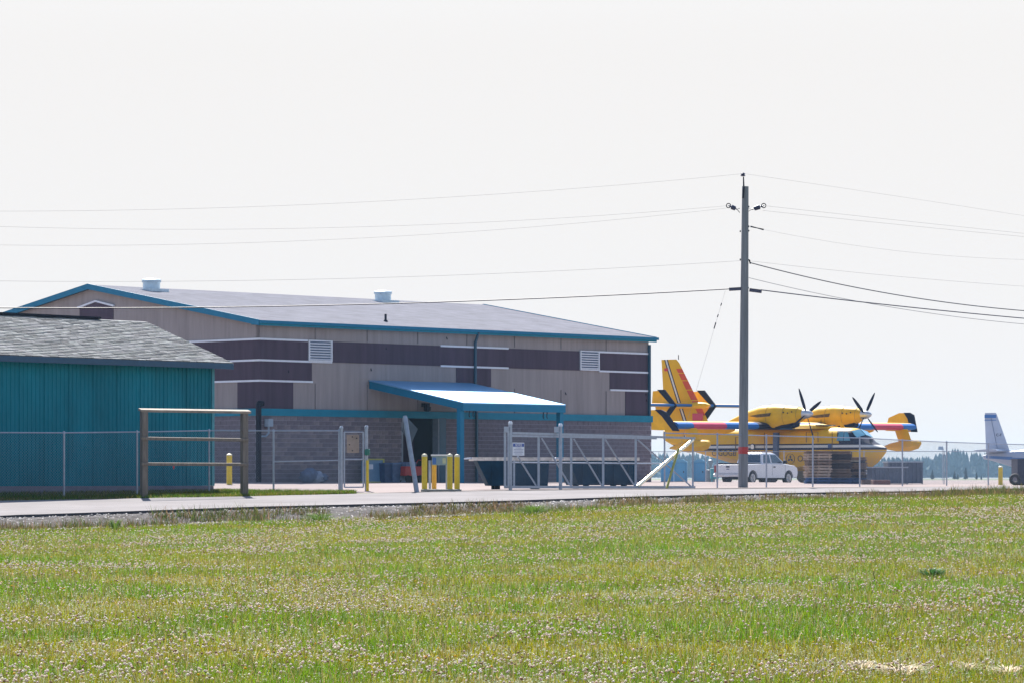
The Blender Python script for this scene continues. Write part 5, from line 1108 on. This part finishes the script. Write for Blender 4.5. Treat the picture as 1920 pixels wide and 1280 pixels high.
# gravel stones on the shoulder
n = 34000; xs = rng.random(n) * 50 - 20; d = rng.random(n) ** 1.2 * (1.6 + shoulder_w(xs)) + .03; ys = NY(xs) - d; zs = ground_z(xs, ys) + .012; s = .014 + .045 * rng.random(n) ** 3
base6 = np.array([(1, 0, 0), (0, 1, 0), (-1, 0, 0), (0, -1, 0), (0, 0, .8), (0, 0, -.4)]); V = np.stack([xs, ys, zs], 1)[:, None] + base6[None] * s[:, None, None] * (.6 + .8 * rng.random((n, 6, 1)))
g_ = (.05 + .40 * rng.random(n) ** 1.5)[:, None] * np.array([[1, .95, .96]])
gr = mesh_np('gravel_stones', V.reshape(-1, 3), 6, np.repeat(g_, 6, 0), mat('loose_stone', (1, 1, 1), .85, 0, 0, attr='Col'), [(0, 1, 4), (1, 2, 4), (2, 3, 4), (3, 0, 4), (1, 0, 5), (2, 1, 5), (3, 2, 5), (0, 3, 5)]); tag(gr, 'loose grey gravel along the road shoulder', 'gravel', kind='stuff')
# single plants that stand out
def plant(px, py_Y, h, spread, nlv, lab, m, seed, name='leafy_weed', cat='plant', wid=.009):
    g = ground(PX(px, py_Y)); r = random.Random(seed); mb = MB()
    for k in range(nlv):
        a_ = r.random() * 6.28; d0 = r.random() * spread * .35; ln = h * r.uniform(.5, 1.1); out_ = spread * r.uniform(.3, 1); p0 = g + Vector((d0 * math.cos(a_), d0 * math.sin(a_), -.01)); p1 = g + Vector(((d0 + out_ * .5) * math.cos(a_), (d0 + out_ * .5) * math.sin(a_), ln * .8)); p2 = g + Vector(((d0 + out_) * math.cos(a_), (d0 + out_) * math.sin(a_), ln)); sd = Vector((-math.sin(a_), math.cos(a_), 0)) * wid
        mb.add([p0 - sd * .4, p0 + sd * .4, p1 + sd, p1 - sd, p2], [(0, 1, 2, 3), (3, 2, 4)])
    return solo(mb, name, m, lab, cat)
DG = mat('dark_leaf', (.05, .14, .035), .8, 0, .3, 8, transl=.3); LG = mat('bright_leaf', (.10, .18, .02), .8, 0, .3, 8, transl=.35); STRAW = mat('dry_straw', (.70, .60, .46), .8, 0, .2, 8, transl=.4)
plant(1748, 46.5, .13, .34, 130, 'dark green leafy weed clump, darkest plant in the meadow', DG, 1); plant(216, 82.5, .30, .25, 70, 'small weed standing at the gravel edge before the teal shed', LG, 2)
plant(1000, 89.5, .28, .7, 160, 'yellow-green bushy weed at the meadow edge before the sliding gate', LG, 3); plant(600, 87, .25, .6, 140, 'bright green weed at the meadow edge before the pedestrian gate', LG, 4)
for k, (px, Y, lab) in enumerate(((1615, 29.6, 'pale bleached grass tuft lying apart from the wide bleached patches'), (1685, 29.0, 'widest pale bleached grass patch beside the lone tuft'), (1815, 29.4, 'thin pale bleached grass streak between two patches'), (1885, 28.9, 'pale bleached grass patch touching the thin streak'))):
    plant(px, Y, .09, (.16, .34, .14, .24)[k], (90, 150, 50, 110)[k], lab, STRAW, 20 + k, 'dry_grass_tuft', 'dry grass', .007)
mb = MB(); g = ground(PX(1641, 44)); mb.path([g, g + Vector((-.01, 0, .12)), g + Vector((-.03, .01, .22))], [.006, .005, .003], 5); solo(mb, 'dead_stalk', BLACK, 'thin dark dead stalk standing alone in the meadow', 'stalk')

# ------------------------------------------------------------------ haze
hz = MB(); hz.bx(-1310, 1310, -270, 2810, -3.5, 24); ho = hz.build('haze', mat('haze_air', (1, 1, 1), 1, 0, 0)); ho['kind'] = 'stuff'; ho['label'] = 'thin blue summer haze over the airfield'
hm = MATS['haze_air']; hm.node_tree.nodes.clear(); vo = hm.node_tree.nodes.new('ShaderNodeVolumePrincipled'); mo = hm.node_tree.nodes.new('ShaderNodeOutputMaterial')
vo.inputs['Color'].default_value = (.42, .70, 1.0, 1); vo.inputs['Density'].default_value = .00012; vo.inputs['Anisotropy'].default_value = 0.0
hm.node_tree.links.new(vo.outputs[0], mo.inputs['Volume'])
